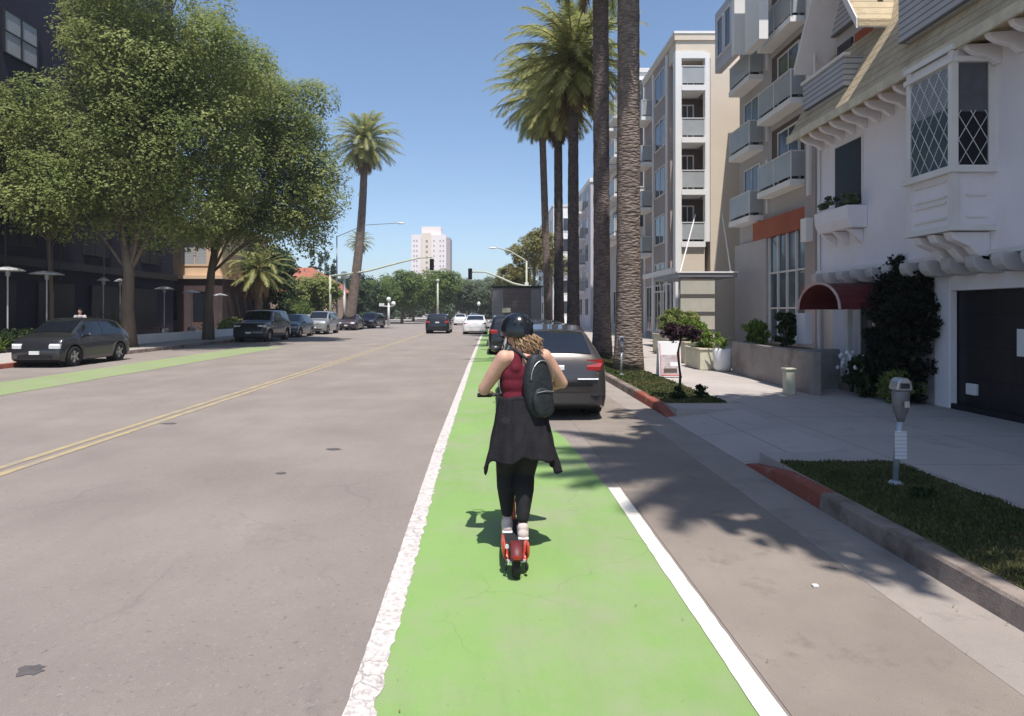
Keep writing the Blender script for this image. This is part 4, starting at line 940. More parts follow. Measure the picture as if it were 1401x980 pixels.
def balcony(t, x0, x1, y0, y1, z, rail='rail_glass', hh=1.05, side=True, slab='white_wall'):
    "slab from x0 (street side) to x1 (wall); railing on the x0 side and both ends"
    b = MB().box(x0, x1, y0, y1, z-.22, z).build('balcony', slab, t)
    r = MB(); r.box(x0+.04, x0+.06, y0+.06, y1-.06, z+.12, z+hh-.04)
    if side: r.box(x0+.08, x1, y0+.04, y0+.06, z+.12, z+hh-.04); r.box(x0+.08, x1, y1-.06, y1-.04, z+.12, z+hh-.04)
    r.build('railing_panel', rail, t).parent = b
    f = MB(); f.box(x0+.02, x0+.08, y0+.02, y1-.02, z+hh-.04, z+hh)
    if side: f.box(x0+.081, x1, y0+.02, y0+.08, z+hh-.04, z+hh); f.box(x0+.081, x1, y1-.08, y1-.02, z+hh-.04, z+hh)
    n = max(2, int((y1-y0)/1.1)+1)
    for k in range(n): yy = y0+.05+(y1-y0-.1)*k/(n-1); f.box(x0+.03, x0+.07, yy-.025, yy+.025, z, z+hh-.041)
    f.build('railing', 'trim', t).parent = b
def apartments():
    t = thing('apartment_building', 'grey modern apartment block with balconies and rust-red lobby front behind the white house', 'apartment building', (14, 24, .15))
    X = 11.4; ST = 2.95
    MB().box(X, 26, 14.6, 28.5, .1, 15.6).build('wall', 'greige', t)
    MB().box(X-.05, 26.1, 14.5, 28.6, 15.603, 15.95).build('parapet', 'white_wall', t)
    MB().box(X-.30, X-.003, 21.3, 22.0, .15, 13).build('pier', 'mauve', t)
    # rust accent and tall lobby glazing
    MB().box(X-.28, X-.004, 22.01, 26.4, 4.75, 5.5).build('lobby_fascia', 'rust', t)
    MB().box(X-.26, X-.004, 25.2, 28.4, .15, 4.745).build('lobby_wall', 'greige', t)
    g = MB().box(X-.12, X-.005, 22.1, 25.1, .6, 4.74).build('lobby_glazing', 'pane_blue', t); f = MB()
    for k in range(5): y = 22.1+k*.74; f.box(X-.20, X-.121, y-.03, y+.03, .6, 4.74)
    for z in (1.9, 3.3): f.box(X-.195, X-.123, 22.1, 25.1, z-.03, z+.03)
    f.build('mullions', 'trim', t).parent = g
    for k in range(4):
        z = 6.55+ST*k
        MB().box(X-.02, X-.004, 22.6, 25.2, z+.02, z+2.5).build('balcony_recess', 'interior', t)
        balcony(t, X-.62, X-.03, 22.4, 25.2, z)
        window(t, X-.03, 0, 22.9, 24.5, z+.05, z+2.2, 'x', 'pane_grey')
        z -= .75
        balcony(t, X-.62, X-.003, 26.0, 28.2, z)
        window(t, X-.01, 0, 26.3, 27.8, z+.1, z+2.2, 'x', 'pane_grey')
        window(t, X-.01, 0, 18.2, 19.6, z+.5, z+2.1, 'x', 'pane_grey')
        window(t, X-.01, 0, 15.6, 17.0, z+.5, z+2.1, 'x', 'pane_grey')
        MB().box(X-.10, X-.005, 25.42, 25.6, z, z+2.2).build('white_fin', 'trim', t); MB().box(X-.40, X-.305, 21.5, 21.7, z, z+2.0).build('white_fin', 'trim', t)
    # projecting white framed bay near the top, far end
    MB().box(X-1.2, X-.91, 26.0, 28.3, 12.6, 15.3).build('projecting_bay', 'lilac', t); MB().box(X-1.26, X-1.203, 25.95, 26.2, 12.5, 15.4).build('bay_frame', 'white_wall', t)
    MB().box(X-1.26, X-.5, 25.90, 25.947, 12.5, 15.4).build('bay_frame', 'white_wall', t)
    for y in (26.7, 27.6): window(t, X-1.2, 0, y-.3, y+.3, 13.2, 14.8, 'x', 'pane_dark', muntin=0)
    # white balcony box high on the near stack
    MB().box(X-1.35, X-1.01, 23.3, 24.6, 12.0, 14.2).build('bay_panel', 'white_wall', t)
    MB().box(X-1.25, X-.1, 22.3, 25.4, 15.2, 15.45).build('roof_canopy', 'white_wall', t)
    for y in (20.2, 19.9, 18.0): MB().tube([(X-.4, y, 15.8), (X-.4, y, 5.6)], .06, 8).build('downpipe', 'trim', t)
    # lamp globe sign by the lobby
    MB().box(X-.55, X-.31, 21.4, 21.8, 4.2, 5.0).build('blade_sign', 'white_wall', t)
    # recess behind, base band and storefront
    MB().box(14.2, 26, 28.503, 33.9, .1, 14.5).build('rear_wing', 'mauve', t)
    for k in range(4):
        z = 4.2+ST*k; balcony(t, 13.2, 14.19, 29.0, 33, z)
        window(t, 14.19, 0, 29.6, 32.2, z+.1, z+2.2, 'x', 'pane_grey', muntin=2)
apartments()
def tan_tower():
    t = thing('apartment_building', 'cream tower block with white framed balconies facing the camera behind the canopy', 'apartment building', (12, 37, .15))
    X0, Y0 = 10.1, 34.0; ST = 2.95
    MB().box(X0+.02, 24, Y0+1.3, 41, .1, 16.6).build('wall', 'mauve', t)
    w_ = MB(); w_.box(12.0, 24, Y0, Y0+1.297, .1, 16.6); w_.box(X0, 11.999, Y0, Y0+1.297, 15.65, 16.6); w_.box(X0+.3, 11.7, Y0+.05, Y0+1.297, 3.5, 5.6)
    w_.build('front_wall', 'tan', t)
    MB().box(X0-.08, 24.1, Y0-.08, 41.1, 16.603, 16.95).build('parapet', 'tan', t); MB().box(X0-.12, 24.2, Y0-.12, 41.2, 16.953, 17.08).build('coping', 'white_wall', t)
    c = MB(); c.box(X0-.03, X0+.30, Y0-.06, Y0+.4, .15, 16.0); c.box(11.70, 11.95, Y0-.05, Y0+.3, 5.6, 15.9); c.box(X0+.301, 11.699, Y0-.055, Y0+.35, 15.62, 16.0); c.build('white_column', 'white_wall', t)
    for k in range(4):
        z = 5.75+ST*k*.99 if k else 5.75; z = 6.0+(k-.0)*2.85-.25
        if k == 3: z = 14.05-.3
        z = [5.6, 8.0, 10.95, 13.9][k] if False else [4.0+1.6, 8.55, 11.4, 12.75][k]
        z = 5.6+k*2.85
        if z > 15: break
        b = MB().box(X0+.301, 11.699, Y0-.10, Y0+1.29, z-.3, z).build('balcony', 'white_wall', t)
        MB().box(X0+.31, 11.69, Y0-.02, Y0, z+.12, z+1.02).build('railing_panel', 'rail_glass', t).parent = b
        f = MB(); f.box(X0+.302, 11.698, Y0-.05, Y0+.02, z+1.021, z+1.07); f.box(X0+.302, X0+.35, Y0-.04, Y0+.01, z, z+1.02); f.box(11.65, 11.698, Y0-.04, Y0+.01, z, z+1.02); f.build('railing', 'trim', t).parent = b
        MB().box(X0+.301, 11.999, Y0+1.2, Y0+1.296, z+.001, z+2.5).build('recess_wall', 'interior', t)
        window(t, X0+.7, 11.4, Y0+1.19, 0, z+.1, z+2.1, 'y', 'pane_grey', 'trim')
    # street side: white vertical strips, windows, small balconies
    for y in (35.6, 38.6, 40.7): MB().box(X0-.06, X0+.018, y, y+.22, .15, 16.5).build('white_strip', 'white_wall', t)
    for k in range(5):
        z = 2.6+k*2.85
        window(t, X0+.02, 0, 36.2, 38.2, z+.4, z+2.0, 'x', 'pane_grey'); 
        if k: balcony(t, X0-.7, X0+.018, 38.9, 40.6, z)
    MB().box(X0-.1, X0+.015, 34.45, 41, 3.9, 4.2).build('string_course', 'white_wall', t)
    for y in (35, 37, 39): window(t, X0+.02, 0, y, y+1.3, .6, 3.3, 'x', 'pane_dark', muntin=1)
tan_tower()
def canopy():
    t = thing('entrance_canopy', 'flat grey entrance canopy on striped panels hung by rods from the block', 'canopy', (9, 27.5, .15))
    MB().box(7.7, 10.15, 25.6, 29.5, 3.18, 3.36).build('roof', 'metal', t, bevel=.02); MB().box(7.66, 10.17, 25.56, 29.54, 3.363, 3.42).build('edge', 'white_wall', t)
    MB().box(7.75, 9.15, 25.42, 25.50, .15, 3.10).build('screen_wall', bands(mat('striped_screen', (.46,.43,.36), .85, .06), 2, .72, (.07,.065,.06), .24, .95), t)
    MB().box(9.2, 10.2, 28.6, 28.7, .15, 3.177).build('doorway', 'interior', t)
    for x in (7.85, 10.0): MB().tube([(x, 25.8, 3.4), (x+1.5, 28.45, 6.2)] if x < 9 else [(x, 25.9, 3.4), (10.48, 28.2, 6.2)], .03, 6).build('hanger_rod', 'trim', t)
    MB().tube([(7.85, 25.85, .15), (7.85, 25.85, 3.18)], .06, 10).build('post', 'metal', t)
canopy()
def far_blocks():
    t = thing('apartment_building', 'white block with stacked balconies seen between the palm trunks and the tan tower', 'apartment building', (12, 49, .15))
    MB().box(9.9, 24, 44, 54, 7.2, 18.7).build('wall', 'white_wall', t); MB().box(10.2, 24, 44.2, 53.8, .1, 7.197).build('lower_wall', 'greige', t); MB().box(9.8, 24.1, 43.9, 54.1, 18.703, 19.0).build('parapet', 'trim', t)
    for k in range(4):
        z = 7.5+2.85*k
        window(t, 10.15, 10.75, 44, 0, z+.3, z+2.1, 'y', 'pane_grey', muntin=0)
        for y in (45, 48.3, 51.4): balcony(t, 8.9, 9.897, y, y+2.2, z); window(t, 9.9, 0, y+.2, y+2.0, z+.1, z+2.2, 'x', 'pane_grey')
    for y in (45, 47.5, 50): window(t, 10.2, 0, y, y+1.6, .7, 3.4, 'x', 'pane_dark')
    t = thing('apartment_building', 'pale lilac block beyond the palm trunks, farther down the street', 'apartment building', (11, 74, .15))
    MB().box(9.6, 24, 60, 74, .1, 14.3).build('wall', 'lilac', t); MB().box(9.5, 24.1, 59.9, 74.1, 14.303, 14.7).build('parapet', 'white_wall', t)
    for k in range(5):
        z = 1.2+2.7*k
        for y in (61.2, 65.4, 69.6): window(t, 9.6, 0, y, y+2, z+.2, z+1.9, 'x', 'pane_grey'); 
        if k: balcony(t, 8.7, 9.597, 63.3, 65.2, z); balcony(t, 8.7, 9.597, 67.5, 69.4, z)
        window(t, 10.2, 11.4, 60, 0, z+.2, z+1.9, 'y', 'pane_grey')
    t = thing('apartment_building', 'farthest white block at the end of the right-hand row', 'apartment building', (11, 100, .15))
    MB().box(9.0, 24, 90, 118, .1, 17).build('wall', 'white_wall', t); MB().box(8.9, 24.1, 89.9, 118.1, 17.003, 17.3).build('parapet', 'trim', t)
    for k in range(5):
        z = 1.5+3*k
        for y in range(92, 117, 5): window(t, 9.0, 0, y, y+2.6, z, z+1.8, 'x', 'pane_grey', fw=.12)
        window(t, 9.6, 11.2, 90, 0, z, z+1.8, 'y', 'pane_grey', fw=.12)
far_blocks()

# ------------------------------------------------------------ left side buildings
def navy():
    t = thing('office_building', 'tall navy building behind the big leafy trees on the left', 'building', (-28, 28, .15))
    MB().box(-40, -22, 6, 43, .1, 27).build('wall', 'navy', t)
    MB().box(-40.1, -21.9, 5.9, 43.1, 27.003, 27.5).build('parapet', 'navy', t)
    for z in (3.9,): MB().box(-21.99, -21.7, 8, 43, z, z+.4).build('cornice', 'black', t)
    # gridded windows
    for (y0, z0) in [(y, z) for y in (12.5, 17.5, 22.5, 28.0, 33.5, 39) for z in (4.9, 9.2, 13.5, 18, 22.4)]:
        p = MB().box(-22.01, -21.94, y0, y0+2.0, z0, z0+1.9).build('window', 'shopglass' if not (y0 == 28.0 and z0 > 13) else 'louver', t)
        f = MB()
        for y in (y0-.06, y0+.97, y0+2.0): f.box(-21.98, -21.90, y, y+.07, z0-.05, z0+1.95)
        for z in (z0-.05, z0+.95, z0+1.9): f.box(-21.985, -21.905, y0, y0+2, z, z+.06)
        f.build('frame', 'black', t).parent = p
    for y in range(10, 42, 4):
        MB().box(-21.96, -21.85, y, y+2.6, .4, 3.2).build('shop_window', 'shopglass', t)
    for y in (24, 27.5, 31, 34.5): MB().tube([(-21.5, y, 3.3), (-21.5, y, 7.4)], .04, 6).build('balcony_post', 'black', t)
navy()
def bright_window():
    # bright window of the navy building seen at the upper left corner
    pass
def cream():
    t = thing('house', 'two storey house with brown base and sunlit cream upper floor behind the trees', 'house', (-22, 50, .15))
    MB().box(-30, -19.9, 46, 56, .1, 4.3).build('lower_wall', 'brownwall', t); MB().box(-30, -20.1, 46.3, 56, 4.302, 8.0).build('upper_wall', 'cream', t)
    MB().box(-30.2, -19.8, 45.8, 56.2, 4.2, 4.45).build('sill_band', 'cream', t); MB().box(-30.2, -19.7, 45.7, 56.2, 8.003, 8.4).build('cornice', 'cream', t)
    for x in (-25.6, -23.0): window(t, x, x+1.8, 46.3, 0, 5.3, 7.3, 'y', 'louver', 'cream', fw=.12)
    for x in (-24.5, -22): window(t, x, x+1.2, 46, 0, 1.2, 3.2, 'y', 'pane_dark', 'black')
cream()
def redroof():
    t = thing('house', 'low house with a red tiled roof left of the lone palm', 'house', (-24, 80, 0))
    MB().box(-33, -19.5, 76, 88, 0, 4.3).build('wall', 'cream', t)
    r = MB(); r.add([(-33.8,75.2,4.2),(-18.6,75.2,4.2),(-18.6,88.8,4.2),(-33.8,88.8,4.2),(-29,82,7.6),(-23.6,82,7.6)], [(0,1,5,4),(1,2,5),(2,3,4,5),(3,0,4),(3,2,1,0)]); r.build('roof', 'redtile', t)
    for x in (-30, -26, -22.5): window(t, x, x+1.6, 76, 0, 1.2, 3.2, 'y', 'pane_dark', 'cream', fw=.12)
redroof()
def tower():
    Y = 400; t = thing('high_rise', 'tall pale pink and white tower block standing alone beyond the end of the street', 'high-rise', (-39, 410, 0))
    MB().box(-51.3, -29, Y, 424, 0, 51.5).build('wall', 'pinktower', t)
    MB().box(-44.5, -38.6, Y-1.4, Y-.01, 0, 52.5).build('warm_panel', 'pinktower2', t); MB().box(-45, -32.5, Y+2, 418, 51.51, 57).build('roof_block', 'pinktower', t)
    MB().box(-28.99, -26.6, Y+3, 422, 0, 50).build('side_wing', 'mauve', t)
    for x in (-50, -48.2, -37.2, -33.2, -31.2):
        for k in range(13): 
            z = 8+k*3.25; MB().box(x, x+.75, Y-.08, Y+.1, z, z+1.05).build('window', 'tower_win', t)
    for k in range(12):
        MB().box(-42, -40.6, Y-1.5, Y-1.35, 9+k*3.4, 10.5+k*3.4).build('window', 'tower_win', t)
tower()

# ------------------------------------------------------------ mushroom heaters, patio plants, hedge, people on the left pavement
HG = 'mushroom shaped patio heaters outside the left buildings'
M['heater_white'] = mat('heater_enamel', (.42,.42,.42), .5)
def heater(x, y, h, lab, r=.55):
    t = thing('patio_heater', lab, 'patio heater', (x, y, .15), 0, HG)
    MB().lathe((x,y,.15), [(.24,0),(.24,.5),(.2,.62),(.04,.66)], 14).build('base', 'metal', t)
    MB().tube([(x,y,.7),(x,y,h-.25)], .03, 8).build('pole', 'heater_white', t)
    MB().lathe((x,y,h-.32), [(.08,0),(.10,.25)], 12).build('burner', 'metal', t)
    MB().lathe((x,y,h-.10), [(r,0),(r*.98,.03),(r*.55,.12),(.06,.17),(.0,.17)], 20).build('reflector', 'heater_white', t, smooth=True)
heater(-20.0, 25.7, 3.55, 'patio heater cut by the left edge of the picture', .62); heater(-19.6, 27.4, 3.5, 'patio heater directly above the hatchback windscreen', .66)
heater(-20.6, 33.0, 3.5, 'left one of the close pair of patio heaters beside the thick tree trunk', .3); heater(-20.3, 34.0, 3.5, 'right one of the close pair of patio heaters beside the thick tree trunk', .3)
heater(-20.2, 38.4, 3.25, 'patio heater between the two big tree trunks, nearest the dark corner'); heater(-19.6, 40.6, 3.1, 'patio heater left of the second big tree trunk'); heater(-19.4, 44.5, 3.0, 'patio heater just right of the second big tree trunk', .5)
for i, (x, y, n, L, lf, lb) in enumerate([(-19.2, 24.3, 30, 1.0, 'leaf_lime', 'lime green strappy plant at the left edge of the picture'), (-18.6, 26.2, 26, 1.2, 'leaf_dark', 'dark strappy plant left of the hatchback'),
        (-18.9, 30.2, 34, 1.9, 'leaf', 'tall arching plant behind the hatchback roof'), (-19, 31.6, 30, 2.3, 'leaf_lime', 'tall yellow green plant left of the thick tree trunk'),
        (-18.9, 37.0, 24, 1.1, 'leaf_dark', 'low dark plant between the two big tree trunks'), (-18.8, 41, 24, 1.2, 'leaf', 'plant at the foot of the second big tree'), (-18.5, 43.5, 30, 1.4, 'leaf_lime', 'green plant right of the second big tree trunk')]):
    spiky('patio_plant', lb, (x, y, .15), n, L, lf, 140+i, 'plants along the left pavement', .06)
shrub('hedge', 'low dark hedge along the left pavement behind the hatchback', (-19.6, 25.6, .55), (.6, 2.6, .42), 90, 80, .13, 'leaf_dark', 150)
shrub('hedge', 'low green hedge in front of the cream house', (-18.6, 45, .7), (.7, 2.0, .55), 90, 80, .15, 'leaf', 151)
shrub('shrub', 'dark garden shrub beneath the short palm', (-17.6, 52, 1.1), (1.0, 2.6, 1.0), 110, 80, .2, 'leaf_dark', 152)
shrub('shrub', 'green shrub left of the white globe lamp', (-18.0, 60, 1.3), (1.4, 2.6, 1.25), 110, 80, .22, 'leaf_far', 153)
t_ = MB().box(-17.7, -17.5, 30.8, 46, .15, .62).build('low_wall', 'white_wall', bevel=.02); tag(t_, 'low white garden wall running behind the big tree trunks', 'wall')
t_ = MB().box(-16.6, -16.4, 51.5, 57, .15, 1.5).build('low_wall', 'white_wall', bevel=.02); tag(t_, 'white garden wall between the silver wagon and the plum car', 'wall')
def table(x, y, lab):
    t = thing('patio_table', lab, 'table', (x, y, .15), 0, 'patio tables on the left pavement')
    MB().lathe((x,y,.85), [(.5,0),(.5,.04)], 18).build('tabletop', 'kerb_red', t); MB().tube([(x,y,.15),(x,y,.85)], .04, 8).build('pedestal', 'black', t); MB().lathe((x,y,.15), [(.28,0),(.26,.04)], 14).build('foot', 'black', t)
table(-18.4, 34.6, 'small round patio table right of the thick tree trunk'); table(-19.9, 28.4, 'small round patio table under the heater above the hatchback')

# ------------------------------------------------------------ street lamps and signals
def arm(pts, r0, r1, nm, t, m='pole_green'): n = len(pts); MB().tube(pts, [r0+(r1-r0)*i/(n-1) for i in range(n)], 8).build(nm, m, t, smooth=True)
def signal_head(x, y, z, name='traffic_light_head', t=None):
    h = MB().box(x-.2, x+.2, y-.13, y+.13, z-.55, z+.55).build('signal_head', 'black', t, bevel=.03)
    for k, c in enumerate(('redlens', 'orange', 'lens')):
        a = MB().tube([(x, y-.131, z+.34-.34*k), (x, y-.15, z+.34-.34*k)], .12, 14).build('lamp_lens', 'scooter_dark', t); a.parent = h
        v = MB(); 
        v.add([(x+.14*math.cos(R(a_)), y-q, z+.34-.34*k+.14*math.sin(R(a_))) for a_ in range(0, 181, 20) for q in (.13, .3)], [(2*i, 2*i+1, 2*i+3, 2*i+2) for i in range(9)]); v.build('visor', 'black', t).parent = h
t = thing('traffic_signal', 'long pale signal mast arm from the left kerb with its head before the white tower', 'traffic signal', (-15.6, 60.2, .15))
arm([(-15.6,60.2,.15),(-15.6,60.2,5.3)], .14, .11, 'pole', t); arm([(-15.6,60.2,5.2),(-12,60.2,5.7),(-9,60.2,6.5),(-6.9,60.2,7.0),(-5.7,60.2,7.05)], .10, .06, 'mast_arm', t); signal_head(-5.75, 60.2, 6.35, t=t)
t = thing('traffic_signal', 'pale signal mast arm from the right kerb with its head above the truck', 'traffic signal', (3.9, 62.1, 0))
arm([(3.9,62.1,0),(3.9,62.1,4.4)], .13, .10, 'pole', t); arm([(3.9,62.1,4.2),(2.2,62.1,4.6),(.6,62.1,5.3),(-.6,62.1,5.75),(-2.0,62.1,5.75)], .12, .07, 'mast_arm', t); signal_head(-2.1, 62.1, 5.55, t=t)
t = thing('street_lamp', 'tall street lamp with a curved arm over the road above the box truck', 'street lamp', (3.3, 58, .15))
arm([(3.3,58,.15),(3.3,58,6.5)], .12, .08, 'pole', t); arm([(3.3,58,6.4),(2.9,58,6.75),(1.8,58,7.4),(.6,58,7.75),(.3,58,7.75)], .07, .05, 'arm', t); MB().ell((.15,58,7.72), (.38,.16,.09), 14, 8).build('luminaire', 'lampglobe', t, smooth=True)
MB().box(3.12, 3.48, 57.85, 57.97, 3.6, 4.5).build('controller_box', 'plastic_white', t, bevel=.02)
t = thing('street_lamp', 'high street lamp whose pale luminaire floats over the left side of the road', 'street lamp', (-15.9, 64, 0))
arm([(-15.9,64,0),(-15.9,64,9.6)], .10, .06, 'pole', t, 'metal'); arm([(-15.9,64,9.5),(-13,64,10.7),(-9.6,64,10.9)], .035, .025, 'arm', t, 'metal'); MB().ell((-9.3,64,10.88), (.42,.17,.09), 14, 8).build('luminaire', 'lampglobe', t, smooth=True)
def globe(x, y, h, lab, two=False):
    t = thing('globe_lamp', lab, 'street lamp', (x, y, .15)); MB().tube([(x,y,.15),(x,y,h)], [.16,.10], 10).build('pole', 'plastic_white', t, smooth=True)
    if two:
        MB().tube([(x-.5,y,h-.5),(x+.5,y,h-.5)], .05, 8).build('cross_arm', 'plastic_white', t)
        for dx, dz in ((0,.3),(.55,-.2)): MB().ell((x+dx,y,h+dz), (.26,.26,.28), 14, 10).build('globe', 'lampglobe', t, smooth=True)
        MB().box(x-1.1, x-.5, y-.03, y+.03, h-.5, h-.15).build('street_sign', 'plastic_white', t)
    else: MB().lathe((x,y,h), [(.12,0),(.34,.12),(.36,.6),(.2,.75),(.0,.78)], 14).build('globe', 'lampglobe', t, smooth=True)
globe(-14.9, 63.0+.0, 5.1, 'white lamp post with a bright square globe just left of the lone palm trunk')
globe(-11.8, 71.5, 2.9, 'short white lamp post with two round globes beyond the dark parked cars', True)
t = thing('street_lamp', 'plain yellowish pole below the right foot of the tower', 'pole', (-7.4, 86, 0)); arm([(-7.4,86,0),(-7.4,86,6)], .16, .12, 'pole', t); MB().ell((-7.4,86,6.1), (.25,.25,.2), 12, 8).build('cap', 'pole_green', t, smooth=True)
t = thing('street_lamp', 'small white lamp on a dark post left of the box truck', 'street lamp', (-1.6, 80, 0)); arm([(-1.6,80,0),(-1.6,80,2.6)], .07, .06, 'pole', t, 'black'); MB().ell((-1.6,80,2.8), (.22,.22,.28), 12, 8).build('globe', 'lampglobe', t, smooth=True)

# ------------------------------------------------------------ people
def remeshed(name, mb, m, parent, vox=.008, smooth_it=4, root=None):
    "union of the closed primitives in mb as one continuous surface"
    org = np.array(root) if root is not None else np.array(root_loc(parent))
    me = bpy.data.meshes.new(name); me.from_pydata((np.array(mb.v)-org).tolist(), [], mb.f)
    tmp = bpy.data.objects.new('tmp', me); S.collection.objects.link(tmp)
    r = tmp.modifiers.new('r', 'REMESH'); r.mode = 'VOXEL'; r.voxel_size = vox
    s = tmp.modifiers.new('s', 'SMOOTH'); s.iterations = smooth_it; s.factor = .5
    dg = bpy.context.evaluated_depsgraph_get(); ev = tmp.evaluated_get(dg); nm = bpy.data.meshes.new_from_object(ev)
    bpy.data.objects.remove(tmp); nm.name = name; nm.materials.clear(); nm.materials.append(M[m])
    nm.polygons.foreach_set('use_smooth', [True]*len(nm.polygons))
    o = bpy.data.objects.new(name, nm); S.collection.objects.link(o)
    if parent is not None: o.parent = parent
    else: o.location = org
    return o
def V3(*a): return Vector(a)
def hand(mb, wrist, d, up, side, s=1.0, curl=1.0):
    "palm plus five separate curled fingers. d: palm direction, up: back of the hand, side: towards the thumb"
    d = d.normalized(); up = up.normalized(); side = side.normalized()
    pc = wrist+d*.045*s
    for k in range(4): mb.cap(wrist+side*(k-1.5)*.010*s, .014*s, wrist+d*.082*s+side*(k-1.5)*.020*s, .0115*s, 10)
    for k, ln in enumerate((.066, .076, .082, .074)):
        p = wrist+d*.082*s+side*(k-1.5)*.020*s; a = d; r = .0088*s
        for j, (fr, bend) in enumerate(((.42, 35), (.33, 60), (.25, 45))):
            ax = side; a = Quaternion(ax, R(-bend*curl) if (d.cross(side)).dot(up) > 0 else R(bend*curl)) @ a
            q = p+a*ln*fr*s; mb.cap(p, r, q, r*.9, 8); p = q; r *= .9
    p = wrist+d*.02*s+side*.028*s; a = (side*.8+d*.7-up*.3).normalized(); r = .0115*s
    for ln in (.036, .030, .024):
        q = p+a*ln*s; mb.cap(p, r, q, r*.88, 8); p = q; r *= .88; a = (a*.6-up*.4+d*.3).normalized()

def rider():
    F = V3(.165, 4.55, .135)
    yaw = R(26); fw = V3(-math.sin(yaw), math.cos(yaw), 0); rt = V3(math.cos(yaw), math.sin(yaw), 0)
    pel = V3(.222, 4.54, .97); wst = V3(.232, 4.56, 1.13); chs = V3(.245, 4.585, 1.31); nck = V3(.235, 4.60, 1.455)
    shL = chs-rt*.168+V3(0,0,.105); shR = chs+rt*.168+V3(0,0,.105)
    elL = V3(-.055, 4.60, 1.175); elR = V3(.545, 4.76, 1.205); waL = V3(-.035, 4.875, 1.125); waR = V3(.37, 4.93, 1.135)
    grL, grR = V3(-.055, 4.96, 1.10), V3(.385, 5.0, 1.10)
    hd = V3(.190, 4.655, 1.605); hyaw = R(38); hf = V3(-math.sin(hyaw), math.cos(hyaw), -.05).normalized(); hr = V3(math.cos(hyaw), math.sin(hyaw), 0)
    hipL = pel-rt*.085+V3(0,0,-.03); hipR = pel+rt*.085+V3(0,0,-.03)
    knL = V3(.110, 4.63, .56); knR = V3(.248, 4.60, .55); anL = V3(.118, 4.60, .215); anR = V3(.228, 4.47, .215)
    def torso(mb, e=0):
        def E(c, rx, ry, rz):
            rot = Matrix.Rotation(yaw, 3, 'Z'); mb.ell(c, (rx+e, ry+e, rz+e), 24, 16, rot)
        E(pel, .160, .112, .125); E(pel.lerp(wst, .55), .140, .098, .13); E(wst, .128, .092, .12); E(wst.lerp(chs, .5), .137, .096, .12); E(chs, .158, .106, .135)
        E(chs+V3(0,0,.07), .150, .088, .085)
    b = MB(); torso(b)
    b.cap(shL, .050, chs-rt*.05+V3(0,0,.10), .062); b.cap(shR, .050, chs+rt*.05+V3(0,0,.10), .062)
    b.cap(nck-V3(0,0,.05), .060, hd-V3(0,0,.085)-hf*.015, .050)
    b.cap(shL, .060, shL.lerp(elL, .5), .055); b.cap(shL.lerp(elL, .5), .055, elL, .043); b.cap(elL, .037, elL.lerp(waL, .35), .038); b.cap(elL.lerp(waL, .35), .038, waL, .023)
    b.cap(shR, .060, shR.lerp(elR, .5), .055); b.cap(shR.lerp(elR, .5), .055, elR, .043); b.cap(elR, .037, elR.lerp(waR, .35), .038); b.cap(elR.lerp(waR, .35), .038, waR, .023)
    for s_, w_, g_ in ((-1, waL, grL), (1, waR, grR)):
        d = (g_+V3(0,0,.03)-w_).normalized(); hand(b, w_, d, V3(0,-.1,1), V3(-s_,0,0), .95, 1.1)
    # legs and feet
    for h, k, a, sg in ((hipL, knL, anL, -1), (hipR, knR, anR, 1)):
        b.cap(h, .092, h.lerp(k, .55), .076); b.cap(h.lerp(k, .55), .076, k, .056); b.cap(k, .055, k.lerp(a, .35)+V3(0,-.012,0), .056); b.cap(k.lerp(a, .35)+V3(0,-.012,0), .056, a, .033)
        b.cap(a-V3(0,.03,.035), .036, a+V3(0,.15,-.05), .028)
    # head: skull, jaw, nose, lips, ears, brow
    rot = Matrix((hr, hf, V3(0,0,1))).transposed()
    H = lambda x, y, z: hd+hr*x+hf*y+V3(0,0,z)
    b.ell(H(0,-.012,.022), (.074,.092,.088), 24, 16, rot); b.ell(H(0,.022,-.045), (.055,.062,.062), 20, 14, rot); b.cap(H(0,.062,-.092), .018, H(0,.05,-.088), .022)
    b.cap(H(0,.092,.012), .009, H(0,.104,-.022), .013); b.cap(H(-.016,.086,-.052), .007, H(.016,.086,-.052), .007); b.cap(H(-.014,.084,-.062), .008, H(.014,.084,-.062), .008)
    b.cap(H(-.04,.074,.026), .009, H(.04,.074,.026), .009)
    for s_ in (-1, 1): b.ell(H(s_*.074,-.008,-.012), (.010,.020,.032), 12, 8, rot); b.ell(H(s_*.038,.058,-.035), (.022,.022,.022), 12, 8, rot)
    p = remeshed('person', b, 'skin', None, .0075, 3, F)
    tag(p, 'scooter rider seen from behind in black helmet, maroon tank top and black leggings', 'person')
    for s_ in (-1, 1):
        MB().ell(H(s_*.032,.078,.004), (.012,.010,.009), 12, 8).build('eye', 'plastic_white', p, smooth=True)
    # tank top: torso shell cut at the neck and arm holes by construction
    m = MB(); rot_t = Matrix.Rotation(yaw, 3, 'Z')
    for c, r in ((wst-V3(0,0,.01), (.165,.110,.12)), (wst.lerp(chs, .5), (.174,.114,.13)), (chs-V3(0,0,.02), (.186,.122,.12))): m.ell(c, r, 24, 16, rot_t)
    for s_ in (-1, 1):
        m.cap(chs+rt*s_*.10-fw*.055+V3(0,0,.03), .050, chs+rt*s_*.075-fw*.03+V3(0,0,.125), .040); m.cap(chs+rt*s_*.075+fw*.02+V3(0,0,.125), .038, chs+rt*s_*.09+fw*.065+V3(0,0,.03), .045); m.cap(chs+rt*s_*.075-fw*.03+V3(0,0,.125), .040, chs+rt*s_*.075+fw*.02+V3(0,0,.128), .038)
    m.cap(chs-fw*.06+V3(0,0,.02), .055, chs-fw*.055+V3(0,0,.085), .042)
    remeshed('tank_top', m, 'maroon', p, .008, 3)
    m = MB()
